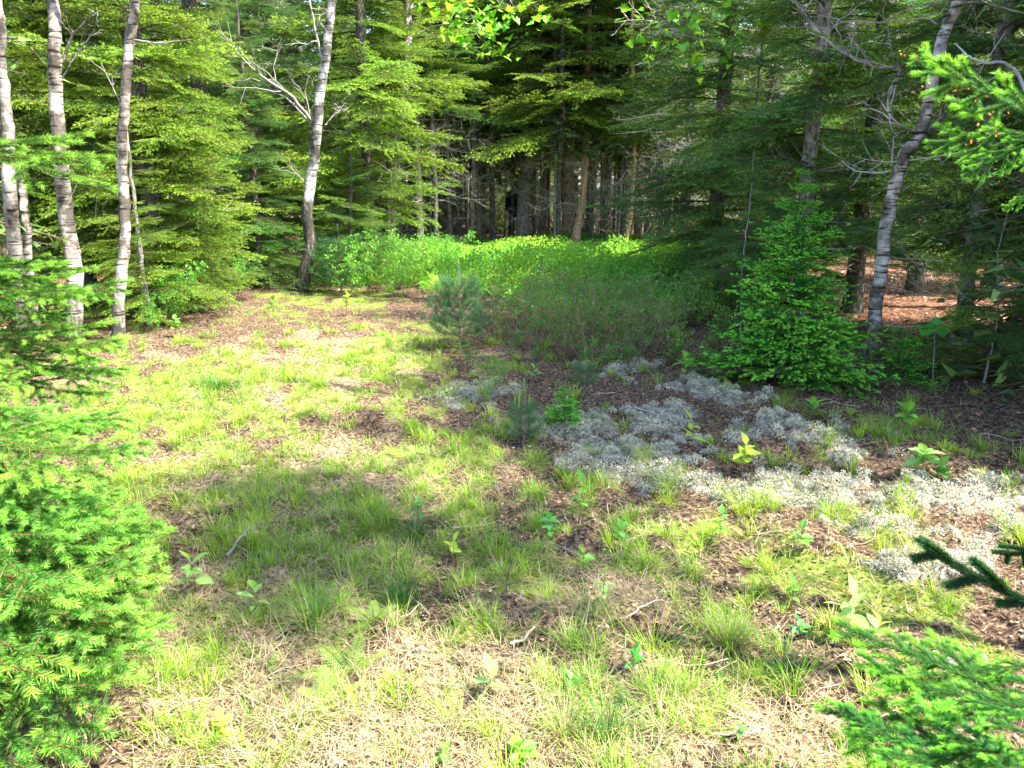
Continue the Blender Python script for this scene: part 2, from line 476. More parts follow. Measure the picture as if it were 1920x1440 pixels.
# ------------------------------------------------------------------ the ground
def build_ground():
    nr = 330
    rr = np.concatenate([[0.02, .3, .6, .9], 1.15 * (150 / 1.15) ** (np.arange(nr) / (nr - 1.0))])
    th = np.concatenate([np.linspace(-180, -47, 50, endpoint=False), np.linspace(-47, 47, 420, endpoint=False), np.linspace(47, 180, 50, endpoint=False)])
    th = np.radians(th)
    A, B = np.meshgrid(rr, th, indexing='ij')
    X, Y = A * np.sin(B), A * np.cos(B)
    Z = gh(X, Y)
    V = np.stack([X, Y, Z], -1).reshape(-1, 3)
    m, k = X.shape
    i = np.arange(m - 1)[:, None] * k; j = np.arange(k)[None]; q = (j + 1) % k
    F = np.stack([i + j, i + q, i + k + q, i + k + j], -1).reshape(-1, 4)[:, ::-1]
    x, y = V[:, 0], V[:, 1]
    C = np.stack([z_lichen(x, y), np.maximum(z_grass(x, y) * .7, z_moss(x, y)), z_straw(x, y)], -1)
    # fourth weight: forest litter
    g = Geo(); g.add(V, F, C)
    m_, nt, out = newmat('ground_soil'); L = nt.links.new
    a = N(nt, 'ShaderNodeAttribute', attribute_name='Col'); sp = N(nt, 'ShaderNodeSeparateColor'); L(a.outputs['Color'], sp.inputs[0])
    f = N(nt, 'ShaderNodeAttribute', attribute_name='forest')
    tc = N(nt, 'ShaderNodeTexCoord')
    n1 = N(nt, 'ShaderNodeTexNoise'); n1.inputs['Scale'].default_value = 38; n1.inputs['Detail'].default_value = 6; n1.inputs['Roughness'].default_value = .75
    n2 = N(nt, 'ShaderNodeTexNoise'); n2.inputs['Scale'].default_value = 6; n2.inputs['Detail'].default_value = 6; n2.inputs['Roughness'].default_value = .7
    vo = N(nt, 'ShaderNodeTexVoronoi'); vo.inputs['Scale'].default_value = 45
    for q_ in (n1, n2, vo): L(tc.outputs['Object'], q_.inputs['Vector'])
    soil = ramp(nt, [(.38, (.012, .008, .006)), (.49, (.07, .045, .03)), (.60, (.22, .15, .10)), (.78, (.44, .34, .25))]); L(n1.outputs[0], soil.inputs[0])  # dark low ends of these ramps: crevice shade put into the ground colour
    lich = ramp(nt, [(.35, (.06, .05, .04)), (.5, (.20, .19, .15)), (.7, (.42, .41, .34))]); L(n1.outputs[0], lich.inputs[0])
    moss = ramp(nt, [(.3, (.04, .05, .012)), (.5, (.12, .17, .03)), (.7, (.30, .30, .07))]); L(n1.outputs[0], moss.inputs[0])
    strw = ramp(nt, [(.38, (.03, .02, .012)), (.5, (.20, .15, .085)), (.66, (.46, .38, .25))]); L(n1.outputs[0], strw.inputs[0])
    fore = ramp(nt, [(.3, (.03, .018, .012)), (.5, (.14, .07, .045)), (.68, (.36, .20, .13)), (.8, (.5, .38, .3))]); L(n1.outputs[0], fore.inputs[0])
    cur = soil.outputs[0]
    for fac, c in ((sp.outputs[2], strw), (sp.outputs[1], moss), (sp.outputs[0], lich), (f.outputs['Fac'], fore)):
        mx = N(nt, 'ShaderNodeMix', data_type='RGBA'); 
        mu = N(nt, 'ShaderNodeMath', operation='MULTIPLY_ADD'); mu.inputs[2].default_value = -.35
        mu.inputs[1].default_value = 1.35
        ad = N(nt, 'ShaderNodeMath', operation='ADD'); ad.use_clamp = True
        L(fac, mu.inputs[0])
        s2 = N(nt, 'ShaderNodeMath', operation='MULTIPLY'); L(n2.outputs[0], s2.inputs[0]); L(fac, s2.inputs[1])
        L(mu.outputs[0], ad.inputs[0]); L(s2.outputs[0], ad.inputs[1])
        L(ad.outputs[0], mx.inputs[0]); L(cur, mx.inputs[6]); L(c.outputs[0], mx.inputs[7]); cur = mx.outputs[2]
    p = N(nt, 'ShaderNodeBsdfPrincipled'); p.inputs['Roughness'].default_value = .95; p.inputs['Specular IOR Level'].default_value = .1
    L(cur, p.inputs['Base Color'])
    b = N(nt, 'ShaderNodeBump'); b.inputs['Strength'].default_value = 1; b.inputs['Distance'].default_value = .02; L(n1.outputs[0], b.inputs['Height'])
    b2 = N(nt, 'ShaderNodeBump'); b2.inputs['Strength'].default_value = .6; b2.inputs['Distance'].default_value = .01; L(vo.outputs[0], b2.inputs['Height']); L(b.outputs[0], b2.inputs['Normal'])
    L(b2.outputs[0], p.inputs['Normal']); L(p.outputs[0], out.inputs[0])
    me = g.mesh('ground', m_, True)
    at2 = me.attributes.new('forest', 'FLOAT', 'POINT')
    at2.data.foreach_set('value', z_forest(x, y).astype(np.float32))
    o = link(bpy.data.objects.new('ground', me)); o['kind'] = 'structure'
    o['label'] = 'uneven clearing floor of brown litter, moss, lichen and dry grass'
build_ground()

# ------------------------------------------------------------------ branch library
G_OLD, G_NEW = (.035, .085, .022), (.16, .28, .05)
LIB_MID = [conifer_branch(1.5, 210, .024, .0058, (.10, .20, .03), (.32, .50, .06), 100 + k, droop=.22 + .10 * (k % 3), upturn=.12 + .05 * (k % 2), secf=.42, spray=.12, hang=.14, tipfrac=.45, tstep=.048, secn=.04).mesh('branch', M_NEEDLE) for k in range(6)]  # boughs for sunlit trees: sunlight is put into the yellow-green needles
LIB_DARK = [conifer_branch(1.5, 190, .023, .0056, (.075, .19, .05), (.18, .38, .08), 200 + k, droop=.22 + .10 * (k % 3), upturn=.1, secf=.44, tipfrac=.3, spray=.13, hang=.12, secn=.042).mesh('branch', M_NEEDLE) for k in range(6)]  # the same boughs for shady trees, shade put into the darker tips
LIB_YOUNG = [conifer_branch(.7, 1000, .018, .0042, (.04, .20, .03), (.30, .70, .09), 300 + k, droop=.20, upturn=.25, nsec=15, secf=.52, tert=.45, tstep=.06, tipfrac=.45, spray=.2, hang=.0, rbase=.006, bare=.06).mesh('branch', M_NEEDLE) for k in range(5)]
LIB_NEAR = [conifer_branch(.8, 2100, .020, .0024, (.08, .20, .03), (.25, .50, .07), 400 + k, droop=.34, upturn=.15, nsec=16, secf=.5, tert=.42, tstep=.06, tipfrac=.45, spray=.25, hang=.15, rbase=.004, tcol=(.22, .13, .06), bare=.06).mesh('branch', M_NEARN) for k in range(4)]
LIB_SPRIG = [conifer_branch(.55, 3600, .023, .0023, (.045, .17, .03), (.20, .50, .05), 500 + k, droop=.14, upturn=.1, nsec=11, secf=.44, tert=.42, tstep=.075, tipfrac=.55, spray=.15, hang=.05, rbase=.003, tcol=(.32, .19, .08), bare=.05).mesh('branch', M_NEARN) for k in range(3)]
DEAD = [bare_branch(1.0, 600 + k, .008, (.38, .34, .29), 9, .05 + .1 * (k % 3)).mesh('dead_branch', M_TWIG) for k in range(5)]
DEAD_PALE = [bare_branch(1.0, 650 + k, .008, (.60, .53, .43), 10, .1 + .1 * (k % 3)).mesh('dead_branch', M_TWIG) for k in range(4)]

def coarse_branch(seed, old=(.065, .14, .04), new=(.16, .29, .06)):
    return conifer_branch(1.0, 34, .06, .02, old, new, seed, droop=.3, upturn=.1, nsec=13, secf=.42, tert=.35, tstep=.12, tipfrac=.3, rbase=.012, spray=.3, hang=.2).arrays()
COARSE = [coarse_branch(700 + k) for k in range(3)]

def crown_mesh(name, z0, z1, Rmax, seed, per_m=14, tip_taper=.85):
    """many coarse boughs joined into one crown, heights z0..z1 in metres"""
    rs = np.random.RandomState(seed)
    g = Geo()
    nb = int((z1 - z0) * per_m)
    for k in range(nb):
        f = (k + rs.rand()) / nb
        z = z0 + (z1 - z0) * f
        l = Rmax * (1 - f) ** tip_taper * (.65 + .5 * rs.rand()) + .15
        V, F, C = COARSE[k % 3]
        az, pit = rs.rand() * 6.283, R(rs.uniform(-4, 14)) - R(28) * f
        M = Matrix.Translation((0, 0, z)) @ Euler((rs.uniform(-.2, .2), pit, az)).to_matrix().to_4x4() @ Matrix.Scale(l, 4)
        M = np.array(M)
        g.add(V @ M[:3, :3].T + M[:3, 3], list(F), C * rs.uniform(.75, 1.3))
    return g.mesh(name, M_FAR)

CROWN_LOW = crown_mesh('crown', .4, 13, 2.5, 1, 13)
CROWN_MID = crown_mesh('crown', 2.5, 13, 2.4, 2, 16)
CROWN_HIGH = crown_mesh('crown', 3.2, 13, 2.0, 3, 13)
CROWN_TOP = crown_mesh('crown', 0, 6, 1.5, 4, 9)

def trunk_mesh(pts, rad, mat, sides=12, n=30, rough=.08, flare=True, name='trunk'):
    g = Geo()
    P = spline(pts, n)
    P[1:-1, :2] += RNG.normal(size=(n - 2, 2)) * .006
    r = np.interp(np.linspace(0, 1, n), np.linspace(0, 1, len(rad)), rad)
    if flare:
        h = P[:, 2] - P[0, 2]
        r = r * (1 + .55 * np.exp(-h / .18))
    tube(g, P, r, sides, (.3, .3, .3), cap=True, rough=rough)
    return g.mesh(name, mat, True)

TR_CACHE = {}
def straight_trunk(H, r, mat):
    k = (H, r, mat.name)
    if k not in TR_CACHE:
        TR_CACHE[k] = trunk_mesh([(0, 0, -.15), (.03, .02, H * .35), (-.03, .03, H * .7), (0, 0, H)], [r, r * .85, r * .55, r * .1], mat, 9, 24)
    return TR_CACHE[k]

def spruce(label, px, D, H=12, r=.1, z0=.6, zd=6, spread=1.6, lib=LIB_MID, per_m=16, bark=None, group=None, dead=0, dead_z=(.5, 3), deadlib=DEAD,
           cat='spruce tree', lean=(0, 0), seed=None, dead_l=(.6, 1.3), top=True, name='spruce_tree', X=None, rz=None, side=None):
    """a spruce: trunk, boughs one by one up to zd, a crown above that"""
    rs = random.Random(seed if seed is not None else int(px * 7 + D * 13))
    x = (px - 960) / FPX * D if X is None else X
    y = D
    z = gz(x, y)
    t = thing(name, label, cat, (x, y, z), 0, group)
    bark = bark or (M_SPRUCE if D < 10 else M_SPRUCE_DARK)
    tr = part('trunk', straight_trunk(round(H, 1) if H < 5 else round(H), round(r, 2) or .01, bark), t, rot=(lean[0], lean[1], rs.random() * 6))
    n = int((zd - z0) * per_m * 1.35)
    for k in range(n):
        f = (k + rs.random()) / n
        zz = z0 + (zd - z0) * f
        if lib is LIB_YOUNG and H > 1: zz = (round(zz / .13) + rs.uniform(-.16, .16)) * .13
        l = spread * max(.05, 1 - zz / H) ** .75 * (rs.uniform(.6, 1.1) if lib is not LIB_YOUNG else rs.choice((.45, .75, .9, 1.0, 1.12)))
        az = rs.random() * 6.283
        if side is not None:                       # boughs mostly towards the light
            az = side + rs.gauss(0, 1.0)
        me = lib[rs.randrange(len(lib))]
        if lib is LIB_DARK and rs.random() < .22: me = LIB_MID[rs.randrange(6)]  # a few sunlit-coloured boughs paint spots of sun on shady trees
        base = 1.5 if lib in (LIB_MID, LIB_DARK) else (.7 if lib is LIB_YOUNG else .8)
        s = l / base
        part('branch', me, t, (lean[1] * zz, -lean[0] * zz, zz), (rs.uniform(-.3, .3), R(rs.uniform(-6, 14)) - R(22) * zz / H, az), (s, s, s * rs.uniform(.85, 1.15)))
    if px > 1200 and dead: dead = int(dead * 1.6); dead_z = (dead_z[0], max(dead_z[1], 4.5)); deadlib = DEAD_PALE
    for k in range(dead):
        zz = rs.uniform(*dead_z); az = rs.random() * 6.283
        part('dead_branch', deadlib[rs.randrange(len(deadlib))], t, (0, 0, zz), (rs.random() * 6, R(rs.uniform(-8, 22)), az), rs.uniform(*dead_l))
    if top and H > zd + .5:
        part('crown', CROWN_TOP, t, (lean[1] * zd, -lean[0] * zd, zd - .3), (0, 0, rs.random() * 6), (spread / 1.5 * (1 - zd / H) ** .6 * 1.15,) * 2 + ((H - zd + .3) / 6,))
    return t

def far_spruce(label, x, y, group, crown=CROWN_LOW, s=1.0, r=.12, bark=None, dead=0, dead_z=(.5, 4), deadlib=DEAD, name='spruce_tree', cat='spruce tree', dead_l=(.6, 1.4)):
    t = thing(name, label, cat, (x, y, gz(x, y)), 0, group)
    part('trunk', straight_trunk(13, round(r, 2), bark or M_SPRUCE_DARK), t, rot=(random.uniform(-.02, .02), random.uniform(-.02, .02), random.random() * 6))
    part('crown', crown, t, rot=(0, 0, random.random() * 6.28), scale=(s, s, s * random.uniform(.92, 1.12)))
    for k in range(dead):
        part('dead_branch', random.choice(deadlib), t, (0, 0, random.uniform(*dead_z)), (random.random() * 6, R(random.uniform(-8, 22)), random.random() * 6.283), random.uniform(*dead_l))
    return t

# ------------------------------------------------------------------ trees with trunks followed one by one
def traced_tree(name, label, cat, pts, D, rad, mat, top, group=None, jit=.12, sides=12, n=40, rough=.08, flare=True):
    """pts: pixels down the trunk, foot first; the trunk really stands at distance D, leaning a little in depth too"""
    W = [at(px, py, D + (0 if k == 0 else random.uniform(-jit, jit))) for k, (px, py) in enumerate(pts)]
    base = Vector((W[0].x, W[0].y, gz(W[0].x, W[0].y)))
    P = [w_ - base for w_ in W]
    P[0] = Vector((0, 0, -.12))
    if top:
        d = (P[-1] - P[-2]).normalized()
        d = (d + Vector((0, 0, 1))).normalized()
        P.append(P[-1] + d * top * .5); P.append(P[-1] + d * top * .5 + Vector((.1, .1, 0)))
    t = thing(name, label, cat, base, 0, group)
    if name == 'birch_tree': rad = [q * .87 for q in rad]
    part('trunk', trunk_mesh(P, rad, mat, sides, n, rough, flare), t)
    return t, base

def limb(t, base, pts, D, r0, r1, mat, name='limb', n=12, sides=6, twigs=0, tw_l=.35, dD=0, col=(.34, .31, .28), droop=0):
    g = Geo()
    W = [at(px, py, D + dD * k) - base for k, (px, py) in enumerate(pts)]
    P = spline(W, n)
    P[1:-1] += RNG.normal(size=(n - 2, 3)) * r0 * .25
    if mat == M_TWIG: col = tuple(c * .75 for c in col)
    r0 *= .75; r1 *= .75; twigs = int(twigs * 1.6)
    tube(g, P, np.linspace(r0, r1, n), sides, col)
    for k in range(twigs):
        i = 2 + int(RNG.random() * (n - 3)); d = nrm(P[min(i + 1, n - 1)] - P[i - 1])
        e = nrm(d + RNG.normal(size=3) * .75 + np.array([0, 0, .15])); l = tw_l * (.4 + RNG.random())
        s = np.linspace(0, 1, 6)[:, None]
        q = P[i] + e * l * s + np.array([0, 0, -droop]) * l * s ** 2 + RNG.normal(size=(6, 3)) * l * .03
        q[0] = P[i]
        tube(g, q, np.linspace(r1 * 1.6, r1 * .35, 6), 3, col)
        for j in range(3):
            b = q[2 + j]; e2 = nrm(e + RNG.normal(size=3) * .7)
            tube(g, [b, b + e2 * l * .2, b + e2 * l * .36 + RNG.normal(size=3) * .01], [r1 * .8, r1 * .5, r1 * .25], 3, col)
    part(name, g.mesh(name, mat), t)

# --- four birches at the left
t, b = traced_tree('birch_tree', 'straighter white birch with bare stub branches, first birch left of the drooping bright spruce boughs', 'birch tree',
                   [(218, 648), (224, 560), (235, 460), (232, 360), (228, 260), (236, 150), (247, 50), (255, -40)], 8.0, [.068, .062, .058, .052, .046, .02], M_BIRCH, 4.5)
limb(t, b, [(226, 195), (205, 150), (190, 120)], 8, .008, .003, M_TWIG, twigs=3, tw_l=.2)
limb(t, b, [(250, 75), (300, 80), (360, 74)], 8, .010, .004, M_BIRCH_GREY, twigs=2, tw_l=.2)
t, b = traced_tree('birch_tree', 'thickest leaning birch trunk near the left edge with a blackened foot', 'birch tree',
                   [(133, 655), (140, 560), (137, 480), (122, 380), (112, 290), (105, 190), (102, 90), (98, 10)], 8.1, [.095, .09, .082, .074, .068, .06, .03], M_BIRCH, 4.5)
limb(t, b, [(115, 120), (135, 70), (165, 35), (190, 20)], 8.1, .02, .006, M_BIRCH_GREY, twigs=4, tw_l=.3)
limb(t, b, [(114, 150), (150, 95), (178, 55)], 8.1, .014, .004, M_BIRCH_GREY, twigs=2, tw_l=.3)
t, b = traced_tree('birch_tree', 'slim birch half cut off by the left edge of the view', 'birch tree',
                   [(40, 600), (30, 480), (16, 330), (14, 230), (5, 150), (0, 60), (-10, -30)], 7.6, [.075, .07, .062, .055, .045, .02], M_BIRCH_GREY, 4)
t, b = traced_tree('birch_tree', 'thin crooked young birch between the two left birches', 'birch tree',
                   [(60, 580), (52, 480), (50, 420), (40, 350), (25, 300), (10, 250), (-8, 190)], 7.9, [.05, .045, .04, .032, .02, .012], M_BIRCH, 2)
t, b = traced_tree('birch_tree', 'white birch with a long black foot and bare side limbs beside the grass', 'birch tree',
                   [(562, 560), (572, 510), (582, 455), (575, 395), (586, 320), (594, 240), (601, 170), (612, 90), (624, 0), (630, -60)], 12.2, [.125, .105, .10, .095, .085, .075, .068, .06, .03], M_BIRCH_DARK, 5)
limb(t, b, [(583, 225), (540, 175), (480, 135), (425, 75)], 12.2, .035, .009, M_TWIG, twigs=9, tw_l=.7, col=(.32, .30, .27), dD=-.1)
limb(t, b, [(583, 232), (545, 190), (505, 165), (470, 120)], 12.2, .02, .006, M_TWIG, twigs=5, tw_l=.5, col=(.32, .30, .27), dD=.2)
limb(t, b, [(590, 250), (578, 200), (573, 170), (580, 140)], 12.2, .016, .005, M_TWIG, twigs=4, tw_l=.4, col=(.34, .31, .28))
limb(t, b, [(603, 110), (590, 50), (580, 0), (572, -40)], 12.2, .025, .010, M_TWIG, twigs=6, tw_l=.5, col=(.36, .34, .30))
limb(t, b, [(610, 235), (625, 218), (650, 200)], 12.2, .022, .008, M_BIRCH_GREY, twigs=4, tw_l=.35)
limb(t, b, [(570, 340), (556, 325), (545, 315)], 12.2, .012, .005, M_TWIG, twigs=3, tw_l=.3)

# --- crooked birch at the right
t, b = traced_tree('birch_tree', 'crooked birch with a dark foot beside the small green spruce', 'birch tree',
                   [(1632, 745), (1636, 650), (1644, 570), (1656, 460), (1668, 390), (1682, 330), (1700, 285), (1725, 250), (1742, 190), (1757, 110), (1775, 50), (1800, -30)], 6.7,
                   [.072, .066, .062, .058, .054, .050, .052, .045, .036], M_BIRCH, 4, n=60)
limb(t, b, [(1728, 248), (1755, 230), (1775, 210)], 6.7, .028, .014, M_BIRCH_GREY, twigs=2, tw_l=.3)
limb(t, b, [(1718, 248), (1680, 230), (1665, 205), (1668, 170), (1690, 130)], 6.6, .013, .007, M_BIRCH_GREY, twigs=4, tw_l=.3)
limb(t, b, [(1672, 312), (1674, 260), (1668, 215), (1682, 150), (1686, 128)], 6.6, .012, .006, M_BIRCH_GREY, twigs=3, tw_l=.3)
limb(t, b, [(1680, 127), (1640, 125), (1580, 100), (1530, 55), (1508, 25), (1520, 5)], 6.6, .013, .005, M_BIRCH_GREY, twigs=8, tw_l=.35, n=20)
limb(t, b, [(1690, 133), (1640, 118), (1600, 106), (1560, 85)], 6.62, .009, .003, M_TWIG, twigs=4, tw_l=.3)
limb(t, b, [(1755, 45), (1730, 35), (1650, 42), (1590, 40), (1540, 60)], 6.7, .010, .004, M_TWIG, twigs=6, tw_l=.35, n=16)
limb(t, b, [(1770, 30), (1810, 5), (1870, 12), (1930, 28)], 6.7, .018, .006, M_BIRCH_GREY, twigs=4, tw_l=.35)
limb(t, b, [(1668, 320), (1640, 325), (1600, 318), (1575, 300)], 6.6, .012, .004, M_BIRCH_GREY, twigs=3, tw_l=.25)
t, b = traced_tree('dead_sapling', 'curved grey dead branch tangle in front of the dark right trees', 'dead tree',
                   [(1975, 700), (1965, 420), (1945, 260), (1915, 150), (1880, 118), (1850, 118), (1815, 105), (1792, 82)], 5.4, [.02, .018, .014, .010, .009, .007, .004], M_TWIG, 0, flare=False)
limb(t, b, [(1915, 130), (1880, 140), (1850, 152), (1838, 150), (1845, 120), (1885, 60)], 5.4, .008, .003, M_TWIG, twigs=3, tw_l=.2)

# --- forked broadleaf tree behind the middle-left spruces, with maple-like leaves
t, b = traced_tree('forked_tree', 'slender grey tree that forks high up, with clusters of bright lobed leaves', 'broadleaf tree',
                   [(728, 440), (732, 340), (740, 270), (752, 200), (763, 120), (766, 60), (762, 10), (756, -40)], 15.2, [.10, .09, .08, .065, .045, .02], M_BIRCH_GREY, 2)
limb(t, b, [(763, 45), (772, 10), (785, -20)], 15.2, .04, .025, M_BIRCH_GREY)
limb(t, b, [(764, 80), (800, 55), (850, 44), (900, 60)], 15.2, .02, .007, M_TWIG, twigs=5, tw_l=.4)
limb(t, b, [(765, 20), (820, -10), (880, -5), (960, -15)], 15.1, .02, .007, M_TWIG, twigs=5, tw_l=.4)
limb(t, b, [(880, 20), (900, 60), (920, 95), (930, 100)], 15.1, .008, .004, M_TWIG, twigs=4, tw_l=.25)
FT, FB = t, b

def leaf_geo(l, wd, col, lobes=False, fold=.25, curl=.2, seed=0):
    """one leaf along +x from its stalk, folded at the midrib"""
    rs = np.random.RandomState(seed)
    g = Geo()
    if lobes:
        out = [(.0, .0), (.12, .28), (.02, .5), (.34, .36), (.42, .62), (.6, .3), (.74, .34), (1, 0)]
    else:
        out = [(0, 0), (.15, .22), (.35, .42), (.55, .44), (.75, .3), (.9, .12), (1, 0)]
    up = [(x_ * l, y_ * wd, 0) for x_, y_ in out]; n = len(up)
    V, F = [], []
    for s in (1, -1):
        b0 = len(V)
        for (x_, y_, _) in up: V.append((x_, 0, -curl * x_ * x_ / l))
        for (x_, y_, _) in up: V.append((x_, s * y_ * (1 + rs.uniform(-.08, .08)), fold * y_ - curl * x_ * x_ / l + rs.uniform(-.02, .02) * l))
        for k in range(n - 1):
            a, b_, c, d = b0 + k, b0 + k + 1, b0 + n + k + 1, b0 + n + k
            F.append((a, b_, c, d) if s > 0 else (a, d, c, b_))
    C = np.array([np.array(col) * (1.25 if abs(v[1]) < 1e-6 else rs.uniform(.85, 1.1)) for v in V])
    g.add(V, np.array(F), C)
    return g

MAPLE = [leaf_geo(.14, .14, (.20, .46, .04), True, seed=k).mesh('leaf', M_LEAF) for k in range(3)]
MAPLE_Y = [leaf_geo(.11, .11, (.28, .34, .03), True, seed=k + 5).mesh('leaf', M_LEAF) for k in range(2)]
def leaf_cloud(t, base, spots, D, lib, spread=.28, sc=(.7, 1.3)):
    for (px, py, n) in spots:
        c = at(px, py, D) - base
        for k in range(n):
            p = c + Vector((random.gauss(0, spread), random.gauss(0, spread), random.gauss(0, spread * .6)))
            part('leaf', random.choice(lib), t, p, (random.uniform(-.7, .7), random.uniform(-.3, .9), random.random() * 6.28), random.uniform(*sc))
leaf_cloud(FT, FB, [(862, 15, 16), (885, 45, 20), (905, 30, 12), (915, 75, 16), (858, 60, 8), (928, 92, 12), (960, 8, 12), (975, 35, 10), (840, 0, 10), (1010, 5, 8), (800, 8, 8)], 15.0, MAPLE, .26, (.75, 1.35))
limb(FT, FB, [(905, 25), (950, 15), (1010, 8)], 15.1, .008, .004, M_TWIG, twigs=4, tw_l=.25)
t, b = traced_tree('maple_sapling', 'slender maple sapling with yellow-green leaves against the dark right spruces', 'broadleaf tree',
                   [(1400, 560), (1404, 400), (1412, 250), (1425, 120), (1432, 50), (1425, -30)], 10.2, [.013, .012, .011, .01, .008, .006], M_SPRUCE_DARK, 1, flare=False)
limb(t, b, [(1428, 60), (1450, 48), (1475, 40)], 10.2, .006, .003, M_TWIG, twigs=4, tw_l=.2)
limb(t, b, [(1420, 130), (1370, 90), (1300, 70), (1240, 60)], 10.2, .010, .004, M_TWIG, twigs=6, tw_l=.3)
leaf_cloud(t, b, [(1438, 48, 12), (1430, 58, 5)], 10.2, MAPLE_Y, .10, (.7, 1.2))
leaf_cloud(t, b, [(1240, 60, 14), (1270, 90, 14), (1300, 60, 12), (1340, 90, 14), (1380, 80, 12), (1310, 15, 12), (1400, 10, 10), (1220, 20, 8)], 10.2, MAPLE, .25, (.6, 1.1))
t, b = traced_tree('broadleaf_sapling', 'thin sapling with three big round leaves standing before the orange needle litter', 'sapling',
                   [(1752, 690), (1752, 650), (1753, 620)], 6.4, [.003, .0028, .002], M_TWIG, 0, flare=False, sides=5, n=8, jit=0)
for (px, py, az, s) in ((1754, 605, 92, 1), (1740, 632, 168, 1.1), (1766, 634, 12, 1.0)):
    me = leaf_geo(.13, .13, (.10, .42, .07), False, .1, .1, seed=px).mesh('leaf', M_LEAF)
    part('leaf', me, t, at(1753, 622, 6.4) - b, (R(72), -R(az), 0), s)

# ------------------------------------------------------------------ spruces round the clearing
LL = 'spruces on the sunny left side'
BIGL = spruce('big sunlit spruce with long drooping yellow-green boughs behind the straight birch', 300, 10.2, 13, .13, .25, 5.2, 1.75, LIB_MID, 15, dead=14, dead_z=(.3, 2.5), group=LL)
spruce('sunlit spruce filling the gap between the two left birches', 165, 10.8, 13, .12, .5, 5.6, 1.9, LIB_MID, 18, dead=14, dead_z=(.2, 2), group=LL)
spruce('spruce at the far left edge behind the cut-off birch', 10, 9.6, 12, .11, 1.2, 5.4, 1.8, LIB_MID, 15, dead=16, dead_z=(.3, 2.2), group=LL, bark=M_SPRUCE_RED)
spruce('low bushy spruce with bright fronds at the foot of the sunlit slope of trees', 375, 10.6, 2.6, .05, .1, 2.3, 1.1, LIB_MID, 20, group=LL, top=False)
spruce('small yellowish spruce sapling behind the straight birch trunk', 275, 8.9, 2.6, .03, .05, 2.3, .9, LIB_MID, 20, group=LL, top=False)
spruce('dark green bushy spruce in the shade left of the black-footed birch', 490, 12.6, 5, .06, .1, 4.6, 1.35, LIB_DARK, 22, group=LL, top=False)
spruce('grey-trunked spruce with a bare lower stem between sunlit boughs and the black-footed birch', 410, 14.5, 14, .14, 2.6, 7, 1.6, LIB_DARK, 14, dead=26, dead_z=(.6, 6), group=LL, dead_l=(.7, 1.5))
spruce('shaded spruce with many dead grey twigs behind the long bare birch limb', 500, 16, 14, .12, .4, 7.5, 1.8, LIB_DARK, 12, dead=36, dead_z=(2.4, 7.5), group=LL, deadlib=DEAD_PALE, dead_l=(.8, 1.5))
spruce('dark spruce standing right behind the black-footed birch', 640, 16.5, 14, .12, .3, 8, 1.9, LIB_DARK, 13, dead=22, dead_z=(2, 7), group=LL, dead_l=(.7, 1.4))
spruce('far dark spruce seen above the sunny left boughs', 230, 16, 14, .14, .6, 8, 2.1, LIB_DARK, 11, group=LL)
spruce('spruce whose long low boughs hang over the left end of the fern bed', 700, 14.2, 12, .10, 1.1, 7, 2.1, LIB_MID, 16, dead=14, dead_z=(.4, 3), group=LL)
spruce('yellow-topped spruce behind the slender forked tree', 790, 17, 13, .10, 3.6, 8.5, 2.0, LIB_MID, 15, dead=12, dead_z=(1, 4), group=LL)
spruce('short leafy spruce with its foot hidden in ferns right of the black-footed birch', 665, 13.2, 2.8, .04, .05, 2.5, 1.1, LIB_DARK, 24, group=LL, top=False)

RR = 'spruces on the shady right side'
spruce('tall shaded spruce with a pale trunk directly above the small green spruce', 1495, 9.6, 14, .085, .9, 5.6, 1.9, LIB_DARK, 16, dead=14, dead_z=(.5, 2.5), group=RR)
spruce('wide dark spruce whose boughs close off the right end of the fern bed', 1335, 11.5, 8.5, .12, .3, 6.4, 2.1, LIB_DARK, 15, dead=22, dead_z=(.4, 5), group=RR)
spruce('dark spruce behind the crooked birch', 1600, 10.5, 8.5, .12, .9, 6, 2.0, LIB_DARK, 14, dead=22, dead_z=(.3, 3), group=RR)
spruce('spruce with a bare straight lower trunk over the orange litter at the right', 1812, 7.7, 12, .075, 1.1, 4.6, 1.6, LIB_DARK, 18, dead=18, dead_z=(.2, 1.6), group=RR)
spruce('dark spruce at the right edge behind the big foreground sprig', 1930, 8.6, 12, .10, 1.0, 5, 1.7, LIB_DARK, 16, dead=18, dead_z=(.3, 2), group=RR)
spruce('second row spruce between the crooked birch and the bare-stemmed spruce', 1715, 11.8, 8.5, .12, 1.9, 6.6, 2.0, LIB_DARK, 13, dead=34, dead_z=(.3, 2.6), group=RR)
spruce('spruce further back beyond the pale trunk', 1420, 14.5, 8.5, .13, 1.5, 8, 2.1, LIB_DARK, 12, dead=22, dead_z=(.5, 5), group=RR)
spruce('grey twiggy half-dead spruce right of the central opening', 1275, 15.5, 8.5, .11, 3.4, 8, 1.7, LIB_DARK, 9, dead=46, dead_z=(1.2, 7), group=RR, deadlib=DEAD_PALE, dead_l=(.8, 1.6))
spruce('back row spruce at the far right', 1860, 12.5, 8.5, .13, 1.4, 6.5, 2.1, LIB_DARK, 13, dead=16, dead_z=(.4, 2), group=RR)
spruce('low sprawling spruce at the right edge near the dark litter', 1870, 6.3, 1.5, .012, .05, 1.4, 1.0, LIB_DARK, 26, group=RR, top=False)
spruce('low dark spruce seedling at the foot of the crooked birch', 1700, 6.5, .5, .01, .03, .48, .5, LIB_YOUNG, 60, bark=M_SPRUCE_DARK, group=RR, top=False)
spruce('small spruce behind the young green one at the end of the brown shrubs', 1395, 8.6, 2.0, .015, .05, 1.9, .9, LIB_DARK, 26, group=RR, top=False)

